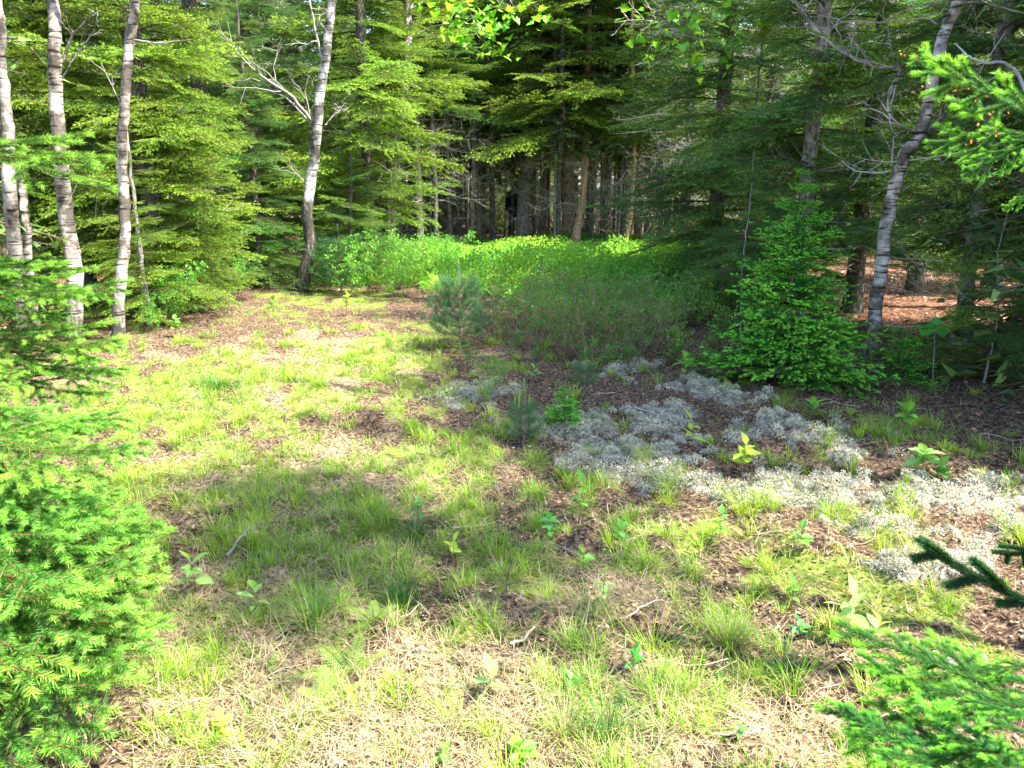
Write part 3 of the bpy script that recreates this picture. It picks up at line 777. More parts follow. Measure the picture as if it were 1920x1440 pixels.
# the small full green spruce that stands free on the right
spruce('small full bright green spruce standing free at the edge of the lichen', 1488, 6.35, 1.76, .012, .06, 1.74, .80, LIB_YOUNG, 72, bark=M_SPRUCE_DARK, top=False, cat='young spruce', name='young_spruce')

# ------------------------------------------------------------------ the opening in the middle: trunks, one by one
OP = 'trunks in the dark opening behind the ferns'
def op_trunk(label, pts, D, rad, bark, dead=14, dz=(.4, 5), deadlib=DEAD, crown=None, dl=(.6, 1.5), cs=1):
    crown = crown or (CROWN_MID if rad[0] > .08 else None)
    rad = [q * (.82 if rad[0] > .11 and 'knotty' not in label else .9) for q in rad]
    t, b = traced_tree('spruce_tree', label, 'spruce tree', pts, D, rad, bark, 8, OP, jit=.1, n=36)
    for k in range(dead):
        z = random.uniform(*dz)
        q = np.clip(z / 5, 0, 1)
        p0, p1 = at(*pts[0], D) - b, at(*pts[-1], D) - b
        f = z / max(p1.z, .1)
        part('dead_branch', random.choice(deadlib), t, (p1.x * f, 0, z), (random.random() * 6, R(random.uniform(-10, 25)), random.random() * 6.283), random.uniform(*dl))
    if crown: part('crown', crown, t, (0, 0, 0), (0, 0, random.random() * 6), cs)
    return t, b
MAINT, MAINB = op_trunk('thick pale knotty spruce trunk that hides half of the person', [(980, 460), (981, 420), (984, 350), (987, 280), (985, 180), (984, 80), (985, 0)], 21.5, [.215, .20, .19, .18, .16, .13, .05], M_SPRUCE, 26, (2.6, 7), crown=None)
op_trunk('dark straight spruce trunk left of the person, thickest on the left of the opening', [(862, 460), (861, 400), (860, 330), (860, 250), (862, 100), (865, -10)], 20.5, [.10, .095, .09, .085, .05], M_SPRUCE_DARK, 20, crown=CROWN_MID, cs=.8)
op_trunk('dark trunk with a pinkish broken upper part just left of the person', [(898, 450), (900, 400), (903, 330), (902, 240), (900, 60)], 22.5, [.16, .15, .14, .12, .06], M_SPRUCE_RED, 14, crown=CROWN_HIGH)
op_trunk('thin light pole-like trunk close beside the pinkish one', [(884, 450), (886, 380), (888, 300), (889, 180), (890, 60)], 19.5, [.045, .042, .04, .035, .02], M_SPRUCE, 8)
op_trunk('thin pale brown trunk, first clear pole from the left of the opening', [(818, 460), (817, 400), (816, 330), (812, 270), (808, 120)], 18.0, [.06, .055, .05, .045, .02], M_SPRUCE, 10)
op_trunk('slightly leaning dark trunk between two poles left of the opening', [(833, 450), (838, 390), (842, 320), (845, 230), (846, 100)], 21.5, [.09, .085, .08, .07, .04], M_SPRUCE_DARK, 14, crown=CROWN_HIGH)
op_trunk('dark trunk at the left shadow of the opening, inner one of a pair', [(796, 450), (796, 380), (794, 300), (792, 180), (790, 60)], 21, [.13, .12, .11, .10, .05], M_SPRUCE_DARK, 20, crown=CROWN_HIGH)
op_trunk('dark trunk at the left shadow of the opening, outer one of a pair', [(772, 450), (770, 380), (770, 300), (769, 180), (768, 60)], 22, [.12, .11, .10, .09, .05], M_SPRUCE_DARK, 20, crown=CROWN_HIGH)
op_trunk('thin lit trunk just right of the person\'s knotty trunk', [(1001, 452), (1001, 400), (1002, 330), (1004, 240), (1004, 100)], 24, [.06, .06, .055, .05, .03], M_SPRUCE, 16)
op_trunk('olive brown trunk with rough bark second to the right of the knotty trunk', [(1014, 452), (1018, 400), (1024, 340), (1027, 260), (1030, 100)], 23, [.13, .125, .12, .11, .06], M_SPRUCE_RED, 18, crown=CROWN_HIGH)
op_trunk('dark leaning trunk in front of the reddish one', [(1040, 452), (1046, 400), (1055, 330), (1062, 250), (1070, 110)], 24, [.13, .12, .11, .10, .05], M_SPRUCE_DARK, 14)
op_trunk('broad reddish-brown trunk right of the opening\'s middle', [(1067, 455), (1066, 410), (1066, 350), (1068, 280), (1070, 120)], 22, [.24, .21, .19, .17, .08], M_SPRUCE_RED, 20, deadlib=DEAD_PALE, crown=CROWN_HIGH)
op_trunk('leaning trunk with sunlight painted into its bark and a frayed orange foot', [(1076, 462), (1082, 430), (1090, 390), (1096, 340), (1100, 260), (1104, 120)], 19.6, [.17, .12, .105, .10, .09, .04], M_SPRUCE_SUNLIT, 18, deadlib=DEAD_PALE)
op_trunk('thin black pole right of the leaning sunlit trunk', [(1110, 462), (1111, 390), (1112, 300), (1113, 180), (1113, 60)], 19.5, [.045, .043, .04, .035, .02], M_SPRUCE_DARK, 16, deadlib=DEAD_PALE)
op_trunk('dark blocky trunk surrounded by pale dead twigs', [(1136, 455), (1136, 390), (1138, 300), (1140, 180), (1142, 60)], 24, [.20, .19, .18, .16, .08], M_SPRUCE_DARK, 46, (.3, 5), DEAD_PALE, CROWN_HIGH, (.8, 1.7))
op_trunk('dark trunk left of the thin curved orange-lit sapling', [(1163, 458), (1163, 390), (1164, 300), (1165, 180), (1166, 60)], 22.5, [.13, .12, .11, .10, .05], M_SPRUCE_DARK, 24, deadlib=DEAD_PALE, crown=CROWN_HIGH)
op_trunk('thin curved sapling trunk with sunlight painted into its bark and an orange foot', [(1168, 466), (1176, 440), (1183, 410), (1186, 360), (1190, 300), (1188, 200), (1186, 80)], 18.6, [.06, .048, .045, .045, .04, .02], M_SPRUCE_SUNLIT, 20, (.6, 4), DEAD_PALE, None, (.6, 1.2))
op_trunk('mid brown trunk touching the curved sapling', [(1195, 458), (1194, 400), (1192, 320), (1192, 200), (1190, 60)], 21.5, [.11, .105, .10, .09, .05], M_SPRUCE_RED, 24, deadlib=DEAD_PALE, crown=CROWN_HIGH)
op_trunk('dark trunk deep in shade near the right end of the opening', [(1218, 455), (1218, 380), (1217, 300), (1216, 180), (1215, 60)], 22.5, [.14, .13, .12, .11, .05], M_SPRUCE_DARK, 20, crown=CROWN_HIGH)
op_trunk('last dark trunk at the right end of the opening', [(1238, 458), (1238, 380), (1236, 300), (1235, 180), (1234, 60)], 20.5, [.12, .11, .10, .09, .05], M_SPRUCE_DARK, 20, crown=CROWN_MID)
# boughs with needles on the knotty trunk, from 3 m up
for k in range(110):
    z = random.uniform(2.9, 9.5)
    s = 2.4 * (1 - z / 17) * random.uniform(.5, 1.1) / 1.5
    az = random.random() * 6.283
    part('branch', random.choice(LIB_DARK), MAINT, (.05 * z / 5, 0, z), (random.uniform(-.3, .3), R(random.uniform(-4, 14)), az), s)
part('crown', CROWN_TOP, MAINT, (.1, 0, 8), scale=1.3)
limb(MAINT, MAINB, [(975, 275), (955, 290), (938, 312)], 21.3, .03, .012, M_TWIG, 'dead_branch', twigs=4, tw_l=.5, col=(.5, .46, .4))
limb(MAINT, MAINB, [(975, 283), (962, 297), (945, 305)], 21.2, .02, .010, M_TWIG, 'dead_branch', twigs=3, tw_l=.4, col=(.5, .46, .4))

for (px, D, z0, sp, lib, lb) in ((1045, 18.6, 2.9, 2.7, LIB_MID, 'spruce with olive sunlit boughs hanging over the right half of the opening'),
        (1165, 19.4, 3.0, 2.7, LIB_MID, 'spruce with dense olive boughs high above the curved sapling'), (925, 19.8, 3.0, 2.6, LIB_DARK, 'spruce with dark boughs hanging over the person'),
        (1250, 17.6, 2.6, 2.4, LIB_DARK, 'spruce with dark hanging boughs above the right end of the opening'), (845, 18.4, 3.1, 2.3, LIB_DARK, 'spruce with dark boughs above the left end of the opening'),
        (1100, 22.5, 3.2, 2.8, LIB_DARK, 'spruce with dark boughs in the second row over the opening')):
    spruce(lb, px, D, 14, .06, z0, 8.2, sp, lib, 13, group=OP, bark=M_SPRUCE_DARK, dead=14, dead_z=(1.2, 3.4), deadlib=DEAD_PALE)
# ------------------------------------------------------------------ woods farther back and beside
t = thing('shade_pine', 'tall unseen pine with a high crown, added to shade the left grass', 'pine tree', (4.0, 1.75, 0))  # out of view, added so that its crown shades the left grass
part('trunk', straight_trunk(13, .04, M_SPRUCE_RED), t)
part('crown', CROWN_TOP, t, (0, 0, 7.4), scale=(1.15, 1.15, .66))
t = thing('shade_pine', 'second slim unseen pine with a high crown, added to widen the shade on the left grass', 'pine tree', (3.9, 1.25, 0))  # also unseen, added to enlarge that patch of shade
part('trunk', straight_trunk(12, .04, M_SPRUCE_RED), t)
part('crown', CROWN_TOP, t, (0, 0, 7.6), scale=(.8, .8, .5))
for (x, y, z, sx) in ((4.9, 4.55, 5.6, 1.15), (5.2, 6.3, 5.6, 1.25), (6.6, 5.0, 6.0, 1.2), (4.75, 3.95, 4.6, .95), (4.9, 3.1, 6.6, .55)):
    t = thing('shade_pine', 'tall broad-crowned unseen pine, added beside the clearing to shade the lichen', 'pine tree', (x, y, 0), 0, 'unseen pines added for shade')  # unseen, wide crowns added to shade the middle of the clearing
    part('trunk', straight_trunk(12, .09, M_SPRUCE_RED), t)
    for k in range(2): part('crown', CROWN_TOP, t, (0, 0, z + k * 1.2), (0, 0, k * 2), (sx, sx, .75))
FW = 'spruces deep in the woods behind the opening'
rs = random.Random(5)
pts = []
def free(x, y, d):
    return all((x - a) ** 2 + (y - b_) ** 2 > d * d for a, b_ in pts)
tries = 0
while len(pts) < 130 and tries < 12000:
    tries += 1
    y = 19 + 36 * rs.random() ** 1.15; x = rs.uniform(-.85, .85) * y * .95
    if y < 25 and abs(x) < .22 * y: continue
    if y < 32 and abs(x) < .12 * y and rs.random() < .5: continue
    if abs(x) > .6 * y and y > 40: continue
    if free(x, y, 1.7): pts.append((x, y))
random.seed(77)
for (x, y) in pts:
    mid = abs(x) < .2 * y
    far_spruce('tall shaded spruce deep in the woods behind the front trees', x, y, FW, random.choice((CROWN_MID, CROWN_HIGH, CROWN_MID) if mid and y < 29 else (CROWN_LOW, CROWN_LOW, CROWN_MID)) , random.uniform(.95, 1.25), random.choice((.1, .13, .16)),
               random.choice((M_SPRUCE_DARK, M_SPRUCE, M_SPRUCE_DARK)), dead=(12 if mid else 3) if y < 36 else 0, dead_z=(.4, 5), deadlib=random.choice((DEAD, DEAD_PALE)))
for k in range(46):
    y = rs.uniform(26, 40); x = rs.uniform(-.22, .26) * y
    far_spruce('low shaded young spruce growing between trunks beyond the opening', x, y, 'young spruces deep in the opening', CROWN_LOW, random.uniform(.22, .42), .05)
POLES = 'thin bare poles among the trunks of the opening'
for k in range(64):
    y = rs.uniform(19, 30); x = rs.uniform(-.15, .2) * y
    t = thing('dead_pole', 'thin bare dead spruce pole among the trunks of the dark opening', 'dead tree', (x, y, gz(x, y)), 0, POLES)
    part('trunk', straight_trunk(7, random.choice((.02, .03, .04)), random.choice((M_SPRUCE_DARK, M_SPRUCE, M_SPRUCE_DARK))), t, rot=(random.uniform(-.04, .04), random.uniform(-.05, .05), random.random() * 6))
    for j in range(9):
        part('dead_branch', random.choice(DEAD + DEAD_PALE), t, (0, 0, random.uniform(.4, 5)), (random.random() * 6, R(random.uniform(-10, 25)), random.random() * 6.28), random.uniform(.5, 1.1))
# trees beside and behind the camera's field; they cast the shade on the clearing
SIDE = 'trees standing round the clearing'
for (x, y, cr, s) in ((5.5, 5.3, CROWN_LOW, 1.0), (4.9, 4.15, CROWN_LOW, .56), (6.5, 6.7, CROWN_LOW, 1.1), (7.4, 5.6, CROWN_LOW, 1.1), (7.5, 4.2, CROWN_LOW, .6), (-8.5, 5, CROWN_LOW, 1), (-7, 7.5, CROWN_LOW, 1), (-9, 9.5, CROWN_LOW, 1), (10.5, 9, CROWN_LOW, .45), (12, 5, CROWN_LOW, 1),
                      (8.6, 11.0, CROWN_LOW, .55), (-10, 13, CROWN_LOW, 1.1), (11.5, 13, CROWN_LOW, .65), (-13, 16, CROWN_LOW, 1.1), (9.5, 15.5, CROWN_LOW, .6), (14, 17, CROWN_LOW, .7), (-12, 12, CROWN_MID, 1)):
    far_spruce('dense spruce closing off the side of the clearing', x, y, SIDE, cr, s, .13)

# ------------------------------------------------------------------ foreground spruces
def hand_branch(t, base, me, L, p0, p1, roll=0, droop_fix=0.0, wide=1.0):
    """a bough from p0 to p1 in world coordinates"""
    d = p1 - p0; l = d.length
    az = math.atan2(d.y, d.x); el = math.asin(max(-1, min(1, d.z / l))) + droop_fix
    s = l / L
    part('branch', me, t, p0 - base, (roll, -el, az), (s, s * wide, s))

def near_spruce(label, x, y, H, lib, Lb, boughs, targets, group, r=.03, inner=40, spread=.8, seed=3, name='young_spruce'):
    base = Vector((x, y, gz(x, y)))
    t = thing(name, label, 'young spruce', base, 0, group)
    part('trunk', straight_trunk(round(H, 1), r, M_SPRUCE), t)
    rs = random.Random(seed)
    for (px, py, D) in targets:
        p1 = at(px - 22, py, D)
        rise = rs.uniform(.02, .14)
        p0 = Vector((x, y, min(H - .1 + base.z, max(.05, p1.z + rise))))
        hand_branch(t, base, lib[rs.randrange(len(lib))], Lb, p0, p1 + Vector((0, 0, .02)), rs.uniform(-.2, .2), .08)
    for k in range(inner):
        z = H * (.04 + .9 * k / inner)
        l = spread * (1 - z / H) ** .7 * rs.uniform(.6, 1.05) + .08
        part('branch', lib[rs.randrange(len(lib))], t, (0, 0, z), (rs.uniform(-.2, .2), R(rs.uniform(-8, 10)), rs.random() * 6.283), l / Lb)
    return t, base

NG = 'young spruces at the front edge'
near_spruce('bright young spruce filling the lower left corner with drooping boughs', -1.95, 2.3, 1.75, LIB_NEAR, .8, None,
            [(262, 860, 2.35), (285, 1000, 2.3), (285, 1060, 2.15), (240, 940, 2.6), (230, 1100, 2.0), (250, 1150, 2.1), (150, 1200, 1.75), (190, 1330, 1.8), (150, 1400, 1.7), (60, 1430, 1.6),
             (255, 790, 2.7), (200, 870, 2.2), (120, 1100, 1.8), (80, 1250, 1.6), (240, 1180, 2.0), (225, 1260, 1.95), (130, 960, 2.1)], NG, .03, 36, .58, 4)
near_spruce('young spruce behind the corner one, its upper boughs crossing the feet of the birches', -2.75, 3.5, 2.75, LIB_NEAR, .8, None,
            [(238, 545, 3.6), (232, 650, 3.7), (225, 700, 3.5), (130, 600, 3.6), (200, 740, 3.4), (180, 510, 3.7), (140, 300, 3.1), (130, 560, 3.3), (210, 660, 3.3)], NG, .04, 6, .8, 9)
# right: the spruce whose sprigs reach into the frame from the right
t, b = near_spruce('spruce just outside the right edge, bright new tips reaching in over the litter', 1.95, 1.35, 2.4, LIB_SPRIG, .55, None, [], NG, .03, 0, .7, 6)
def sprigs(lst, lib=LIB_SPRIG, wide=1.0):
    for (a, c, roll) in lst:
        hand_branch(t, b, lib[random.randrange(len(lib))], .55, at(*a), at(*c), roll, .05, wide)
sprigs([((1930, 1330, 1.45), (1560, 1190, 1.75), .1), ((1935, 1420, 1.35), (1530, 1360, 1.5), 0), ((1935, 1300, 1.55), (1690, 1235, 1.75), -.2), ((1930, 1440, 1.25), (1640, 1430, 1.35), .2),
        ((1950, 1380, 1.3), (1720, 1320, 1.5), .2), ((1940, 1460, 1.15), (1800, 1420, 1.3), -.2), ((1950, 1250, 1.5), (1800, 1270, 1.6), .1), ((1800, 1330, 1.5), (1600, 1240, 1.62), .4), ((1900, 1470, 1.15), (1650, 1480, 1.25), .4), ((1960, 1330, 1.35), (1640, 1290, 1.6), .1), ((1960, 1400, 1.25), (1600, 1410, 1.45), -.3), ((1960, 1450, 1.2), (1740, 1370, 1.4), .3), ((1960, 1290, 1.5), (1740, 1255, 1.7), .3), ((1980, 1360, 1.2), (1830, 1330, 1.35), .2), ((1700, 1400, 1.4), (1560, 1330, 1.5), .2)])
sprigs([((1960, 240, 1.15), (1690, 125, 1.35), R(55)), ((1980, 260, 1.2), (1730, 285, 1.35), R(40)), ((1960, 260, 1.05), (1800, 340, 1.15), R(50)), ((1970, 350, 1.0), (1880, 400, 1.05), R(30)), ((1960, 200, 1.25), (1850, 170, 1.3), R(30)),
        ((1980, 330, 1.1), (1900, 300, 1.2), R(60))], LIB_SPRIG, .7)
sprigs([((1960, 1150, 1.25), (1712, 1035, 1.4), R(60)), ((1960, 1030, 1.3), (1872, 1050, 1.4), R(40))], [conifer_branch(.55, 9000, .042, .0032, (.02, .07, .02), (.03, .13, .04), 900, droop=.1, upturn=.1, nsec=5, secf=.45, tert=0, tipfrac=.5, tcol=(.2, .12, .06), rbase=.004).mesh('branch', M_NEARN)], .9)  # needles coloured darker: the shade on these boughs is painted in
for (px, py, D, z, roll) in ((470, 345, 9.5, 3.1, .1), (465, 245, 9.7, 3.6, 0), (440, 262, 9.3, 3.4, -.2), (418, 205, 9.6, 3.9, .2), (400, 330, 9.2, 2.9, .3), (350, 110, 9.5, 4.4, 0), (455, 560, 10, 1.2, .1), (448, 500, 9.8, 1.5, -.1), (440, 430, 9.6, 1.9, .2),
        (455, 470, 10.3, 1.8, 0), (420, 575, 9.6, .9, .1), (380, 250, 9.0, 3.3, -.1), (390, 385, 9.0, 2.4, 0), (330, 300, 8.9, 2.9, .2), (300, 210, 9.0, 3.6, 0), (360, 470, 9.0, 1.7, 0), (180, 260, 9.1, 3.3, .1), (190, 360, 9.1, 2.7, 0), (150, 180, 9.3, 3.9, 0), (430, 150, 10, 4.4, .1),
        (395, 60, 10, 4.9, 0), (300, 560, 9.0, 1.0, 0)):
    q = BIGL.location; p1 = at(px, py, D); hand_branch(BIGL, q, LIB_MID[random.randrange(6)], 1.5, Vector((q.x, q.y, max(.3, p1.z + random.uniform(.1, .35)))), p1, roll, .15, .7)
# papery orange bud caps on the sprigs
budg = [leaf_geo(.004, .005, (.62, .26, .06), False, .6, .4, seed=k).mesh('bud_cap', M_LITTER) for k in range(2)]
for (px, py, D) in [(1692, 100, 1.34), (1716, 110, 1.33), (1740, 150, 1.30), (1728, 168, 1.31), (1790, 165, 1.27), (1815, 160, 1.26), (1830, 185, 1.24), (1845, 175, 1.24), (1862, 208, 1.2), (1884, 210, 1.2), (1840, 240, 1.15), (1888, 155, 1.25),
                    (1815, 270, 1.2), (1870, 250, 1.15), (1810, 1105, 1.3), (1873, 1060, 1.38), (1525, 1370, 1.5), (1512, 1415, 1.45)]:
    for q in range(3):
        p = at(px + random.uniform(-7, 7), py + random.uniform(-7, 7), D)
        part('bud_cap', budg[q % 2], t, p - b, (random.random() * 6, random.random() * 6, random.random() * 6), random.uniform(.6, 1.1))

# ------------------------------------------------------------------ scatter: grass, straw, litter, lichen, moss
def blades(g, P, H, Wd, az, lean, curve, c0, c1, seg=3):
    """curved tapering blades; P base, lean: 0 upright .. 1 flat"""
    n = len(P)
    d = np.stack([np.cos(az), np.sin(az), np.zeros(n)], -1)
    s = np.stack([-np.sin(az), np.cos(az), np.zeros(n)], -1)
    V = []
    for k in range(seg + 1):
        u = k / seg
        an = lean * 1.45 * (.5 + .0 * u) + curve * u
        off = (np.sin(an) * u * H)[:, None] * d + (np.cos(an) * u * H)[:, None] * np.array([0, 0, 1.])
        c = P + off
        if k == seg: V.append(c)
        else:
            wv = (Wd * (1 - u ** 1.5 * .85) / 2)[:, None] * s
            V += [c - wv, c + wv]
    m = 2 * seg + 1
    V = np.stack(V, 1).reshape(-1, 3)
    i = np.arange(n)[:, None] * m
    F = []
    q = []
    for k in range(seg - 1): q.append([2 * k, 2 * k + 1, 2 * k + 3, 2 * k + 2])
    if q: F.append((i[:, :, None] + np.array(q)[None]).reshape(-1, 4))
    F.append((i + np.array([2 * seg - 2, 2 * seg - 1, 2 * seg])[None]).reshape(-1, 3))
    uu = np.array([min(k // 2, seg) / seg for k in range(m)])
    C = c0[:, None, :] * (1 - uu)[None, :, None] + c1[:, None, :] * uu[None, :, None]
    g.add(V, F, C.reshape(-1, 3))

def scatter(n, zone, r0=1.2, r1=14, power=1.0, half=R(38), floor_=0.0):
    """points in the wedge seen by the camera, thinned by a zone weight; denser near by"""
    u = RNG.random(n); r = r0 * (r1 / r0) ** (u ** power)
    a = RNG.uniform(-half, half, n)
    x, y = r * np.sin(a), r * np.cos(a)
    keep = RNG.random(n) < np.maximum(zone(x, y), floor_)
    return x[keep], y[keep]

def on_ground(x, y, dz=0): return np.stack([x, y, gh(x, y) + dz], -1)

def rnd(n, a, b): return RNG.uniform(a, b, n)

def lerp3(a, b, f): return np.asarray(a)[None] * (1 - f[:, None]) + np.asarray(b)[None] * f[:, None]

def tufts(g, x, y, nb, H, spreadr, wd, green, dry, dryf=.2, lean=.45):
    n = len(x)
    if not n: return
    nb_ = np.maximum(3, (nb * rnd(n, .5, 1.4)).astype(int))
    idx = np.repeat(np.arange(n), nb_); m = len(idx)
    sz = rnd(n, .55, 1.25)[idx]
    a = RNG.random(m) * 6.283; rr = np.abs(RNG.normal(size=m)) * spreadr * sz * .6
    bx, by = x[idx] + rr * np.cos(a), y[idx] + rr * np.sin(a)
    P = on_ground(bx, by, -.01)
    az = a + RNG.normal(size=m) * .7
    tint = rnd(n, 0, 1)[idx]
    f = np.clip(tint * .6 + rnd(m, 0, .5), 0, 1)
    c1 = lerp3(green[0], green[1], f); isdry = RNG.random(m) < dryf
    cd = lerp3(dry[0], dry[1], rnd(m, 0, 1))
    c1 = np.where(isdry[:, None], cd, c1)
    c0 = c1 * .75 + np.array(dry[0]) * .12
    dist = np.hypot(bx, by)
    ln = np.where(isdry, lean * 3.2, lean)
    blades(g, P, H * sz * rnd(m, .5, 1.15), wd * (1 + dist * .14) * rnd(m, .6, 1.3), az, np.clip(np.abs(RNG.normal(size=m)) * ln * .6 + rr / spreadr * ln * .5, 0, 1.7), rnd(m, .1, .9), c0, c1)

GREENS = ((.05, .21, .012), (.27, .50, .03)); DRY = ((.28, .21, .12), (.52, .43, .27))
g = Geo()
x, y = scatter(6200, z_grass, 1.5, 15, .72, R(40))
tufts(g, x, y, 26, .11, .05, .0021, GREENS, DRY, .15, .5)
x, y = scatter(1500, lambda a, b_: np.clip(z_grass(a, b_) + .22, 0, .8) * (1 - z_forest(a, b_)), 1.5, 9, .7)
tufts(g, x, y, 62, .125, .06, .0023, ((.06, .24, .012), (.36, .58, .03)), DRY, .22, .42)
x, y = scatter(900, lambda a, b_: np.clip(1 - z_forest(a, b_), 0, 1) * .8, 1.5, 11, .8)
tufts(g, x, y, 12, .09, .04, .0017, GREENS, DRY, .3, .5)
stuff('grass', g, M_GRASS, 'short wild grass growing in loose patches over the clearing', 'grass')

g = Geo()
z_s = lambda a, b_: np.clip(z_straw(a, b_) + .35 * z_grass(a, b_) + .12, 0, 1) * (1 - .8 * z_forest(a, b_))
x, y = scatter(85000, z_s, 1.3, 11, .75, R(38))
n = len(x)
blades(g, on_ground(x, y, .002 + 0 * x) + np.stack([0 * x, 0 * x, rnd(n, 0, .02)], -1), rnd(n, .04, .13), .0019 * (1 + .12 * np.hypot(x, y)), rnd(n, 0, 6.283), rnd(n, 1.5, 2.1), rnd(n, -.4, .5),
       lerp3((.15, .11, .06), (.40, .32, .19), rnd(n, 0, 1)), lerp3((.22, .16, .09), (.52, .43, .28), rnd(n, 0, 1)), seg=2)
stuff('dead_grass', g, M_STRAW, 'matted dead straw lying between the green tufts', 'dead grass')

def litter_geo(x, y, size, cols, flat=.5, nz=.008):
    """small curled leaf pieces: a folded quad each"""
    n = len(x); g = Geo()
    P = on_ground(x, y, nz)
    az = RNG.random(n) * 6.283; D = np.stack([np.cos(az), np.sin(az), RNG.normal(size=n) * flat * .5], -1); D = nrm(D)
    S = np.stack([-np.sin(az), np.cos(az), RNG.normal(size=n) * flat * .6], -1); S = nrm(S)
    U = nrm(np.cross(D, S)); s = (size * rnd(n, .4, 1.3) * (1 + .05 * np.hypot(x, y)))[:, None]
    k = rnd(n, -.25, .35)[:, None]
    V = np.stack([P - D * s * .5, P + S * s * .32 + U * s * k, P + D * s * .5 + U * s * .08, P - S * s * .32 + U * s * k * .7, P + U * s * .02], 1)
    i = np.arange(n)[:, None] * 5
    F = (i[:, :, None] + np.array([[0, 1, 4], [1, 2, 4], [2, 3, 4], [3, 0, 4]]).T.T[None]).reshape(-1, 3)
    c = np.array(cols)[RNG.integers(0, len(cols), n)] * rnd(n, .6, 1.25)[:, None]
    g.add(V.reshape(-1, 3), F, np.repeat(c, 5, 0))
    return g
z_l = lambda a, b_: np.clip(.75 - .5 * z_grass(a, b_) - .3 * z_lichen(a, b_), .08, 1)
x, y = scatter(42000, z_l, 1.3, 14, .78, R(40))
stuff('leaf_litter', litter_geo(x, y, .016, [(.24, .15, .09), (.33, .23, .15), (.16, .10, .06), (.42, .33, .24), (.10, .065, .045), (.30, .17, .09), (.05, .035, .025), (.12, .08, .05)], .6), M_LITTER,
      'brown and pinkish old leaf and bark bits strewn over the soil', 'leaf litter')
x, y = scatter(16000, lambda a, b_: z_forest(a, b_), 5, 20, .6, R(42))
stuff('forest_litter', litter_geo(x, y, .035, [(.36, .17, .10), (.48, .28, .20), (.20, .11, .07), (.55, .42, .36)], .7), M_LITTER,
      'orange-brown needle and leaf litter lying under the surrounding trees', 'forest litter')

def fuzz(x, y, per, rad, hgt, tl, tw, cols, mat_g, lean=.8):
    """little cushions of short branching tips"""
    n = len(x); idx = np.repeat(np.arange(n), per); m = len(idx)
    sz = (rnd(n, .35, 1.15) ** 1.5)[idx]
    d = nrm(RNG.normal(size=(m, 3))); d[:, 2] = np.abs(d[:, 2])
    P = on_ground(x, y, 0)[idx] + d * np.array([rad, rad, hgt]) * sz[:, None] * (rnd(m, .55, 1.0))[:, None]
    D = nrm(d + RNG.normal(size=(m, 3)) * lean)
    dist = 1 + .08 * np.hypot(x, y)[idx]
    tint = rnd(n, 0, 1)[idx]
    c = lerp3(cols[0], cols[1], np.clip(tint * .6 + rnd(m, 0, .5), 0, 1))
    tris(mat_g, P, D, tl * dist * rnd(m, .6, 1.3), tw * dist, c)
g = Geo()
x, y = scatter(12000, z_lichen, 2.2, 9.5, .75, R(38))
fuzz(x, y, 90, .052, .045, .011, .0042, ((.21, .205, .15), (.60, .57, .43)), g)
stuff('reindeer_lichen', g, M_LICHEN, 'pale grey-green reindeer lichen in crumbly cushions over the bare ground', 'lichen')
g = Geo()
x, y = scatter(4200, z_moss, 1.5, 9, .8, R(40))
fuzz(x, y, 34, .035, .016, .009, .0035, ((.16, .17, .03), (.42, .34, .07)), g, .5)
stuff('moss', g, M_GRASS, 'yellow-green moss in low cushions', 'moss')
g = Geo()
for k in range(420):
    r = 1.5 * (9 / 1.5) ** random.random(); a = random.uniform(-R(36), R(36)); x0, y0 = r * math.sin(a), r * math.cos(a)
    l = random.uniform(.06, .28); az = random.random() * 6.283; rr = random.uniform(.0012, .004)
    q = [(x0 + l * u * math.cos(az) + random.gauss(0, .006), y0 + l * u * math.sin(az) + random.gauss(0, .006), gz(x0 + l * u * math.cos(az), y0 + l * u * math.sin(az)) + .012 + random.uniform(0, .012)) for u in (0, .35, .7, 1)]
    c = random.choice(((.30, .23, .17), (.18, .13, .09), (.36, .30, .25), (.08, .055, .04)))
    tube(g, q, [rr, rr * .8, rr * .6, rr * .3], 4, c)
stuff('fallen_twigs', g, M_TWIG, 'thin dry twigs lying scattered over the clearing floor', 'twigs')

# single sticks one can pick out
def stick(label, a, c, r, col=(.36, .29, .22)):
    A, B = gp(*a), gp(*c); mid = ((A[0] + B[0]) / 2, (A[1] + B[1]) / 2)
    o = thing('stick', label, 'stick', (mid[0], mid[1], gz(*mid)), 0)
    g = Geo(); P = []
    for u in np.linspace(0, 1, 9):
        x_, y_ = A[0] + (B[0] - A[0]) * u, A[1] + (B[1] - A[1]) * u
        P.append((x_ - mid[0] + random.gauss(0, .004), y_ - mid[1] + random.gauss(0, .004), gz(x_, y_) - gz(*mid) + .015 + r + .02 * u))
    tube(g, P, np.linspace(r, r * .55, 9), 6, col, cap=True)
    part('bark', g.mesh('bark', M_TWIG), o)
    g = Geo(); b_ = np.array(P[5]); tube(g, [b_, b_ + np.array([.02, .03, .02]), b_ + np.array([.05, .05, .03])], [r * .5, r * .4, r * .2], 4, col)
    part('side_twig', g.mesh('side_twig', M_TWIG), o)
stick('short thick pale stick lying in straw in the middle foreground', (955, 1208), (1000, 1190), .007)
stick('long thin curved stick in the right foreground litter', (1335, 1412), (1432, 1388), .004)
stick('pale fallen stick on the grey lichen', (1190, 768), (1270, 792), .005, (.40, .34, .28))
stick('long brown stick beside the dark green tuft at the upper centre of the bare soil', (850, 992), (930, 985), .005, (.4, .3, .2))
stick('grey broken branch piece in the shaded grass at the left', (425, 1052), (470, 1036), .007, (.32, .28, .25))
stick('thin stick crossing the mossy ground left of the lichen tufts', (1180, 1170), (1255, 1140), .0035, (.45, .36, .27))

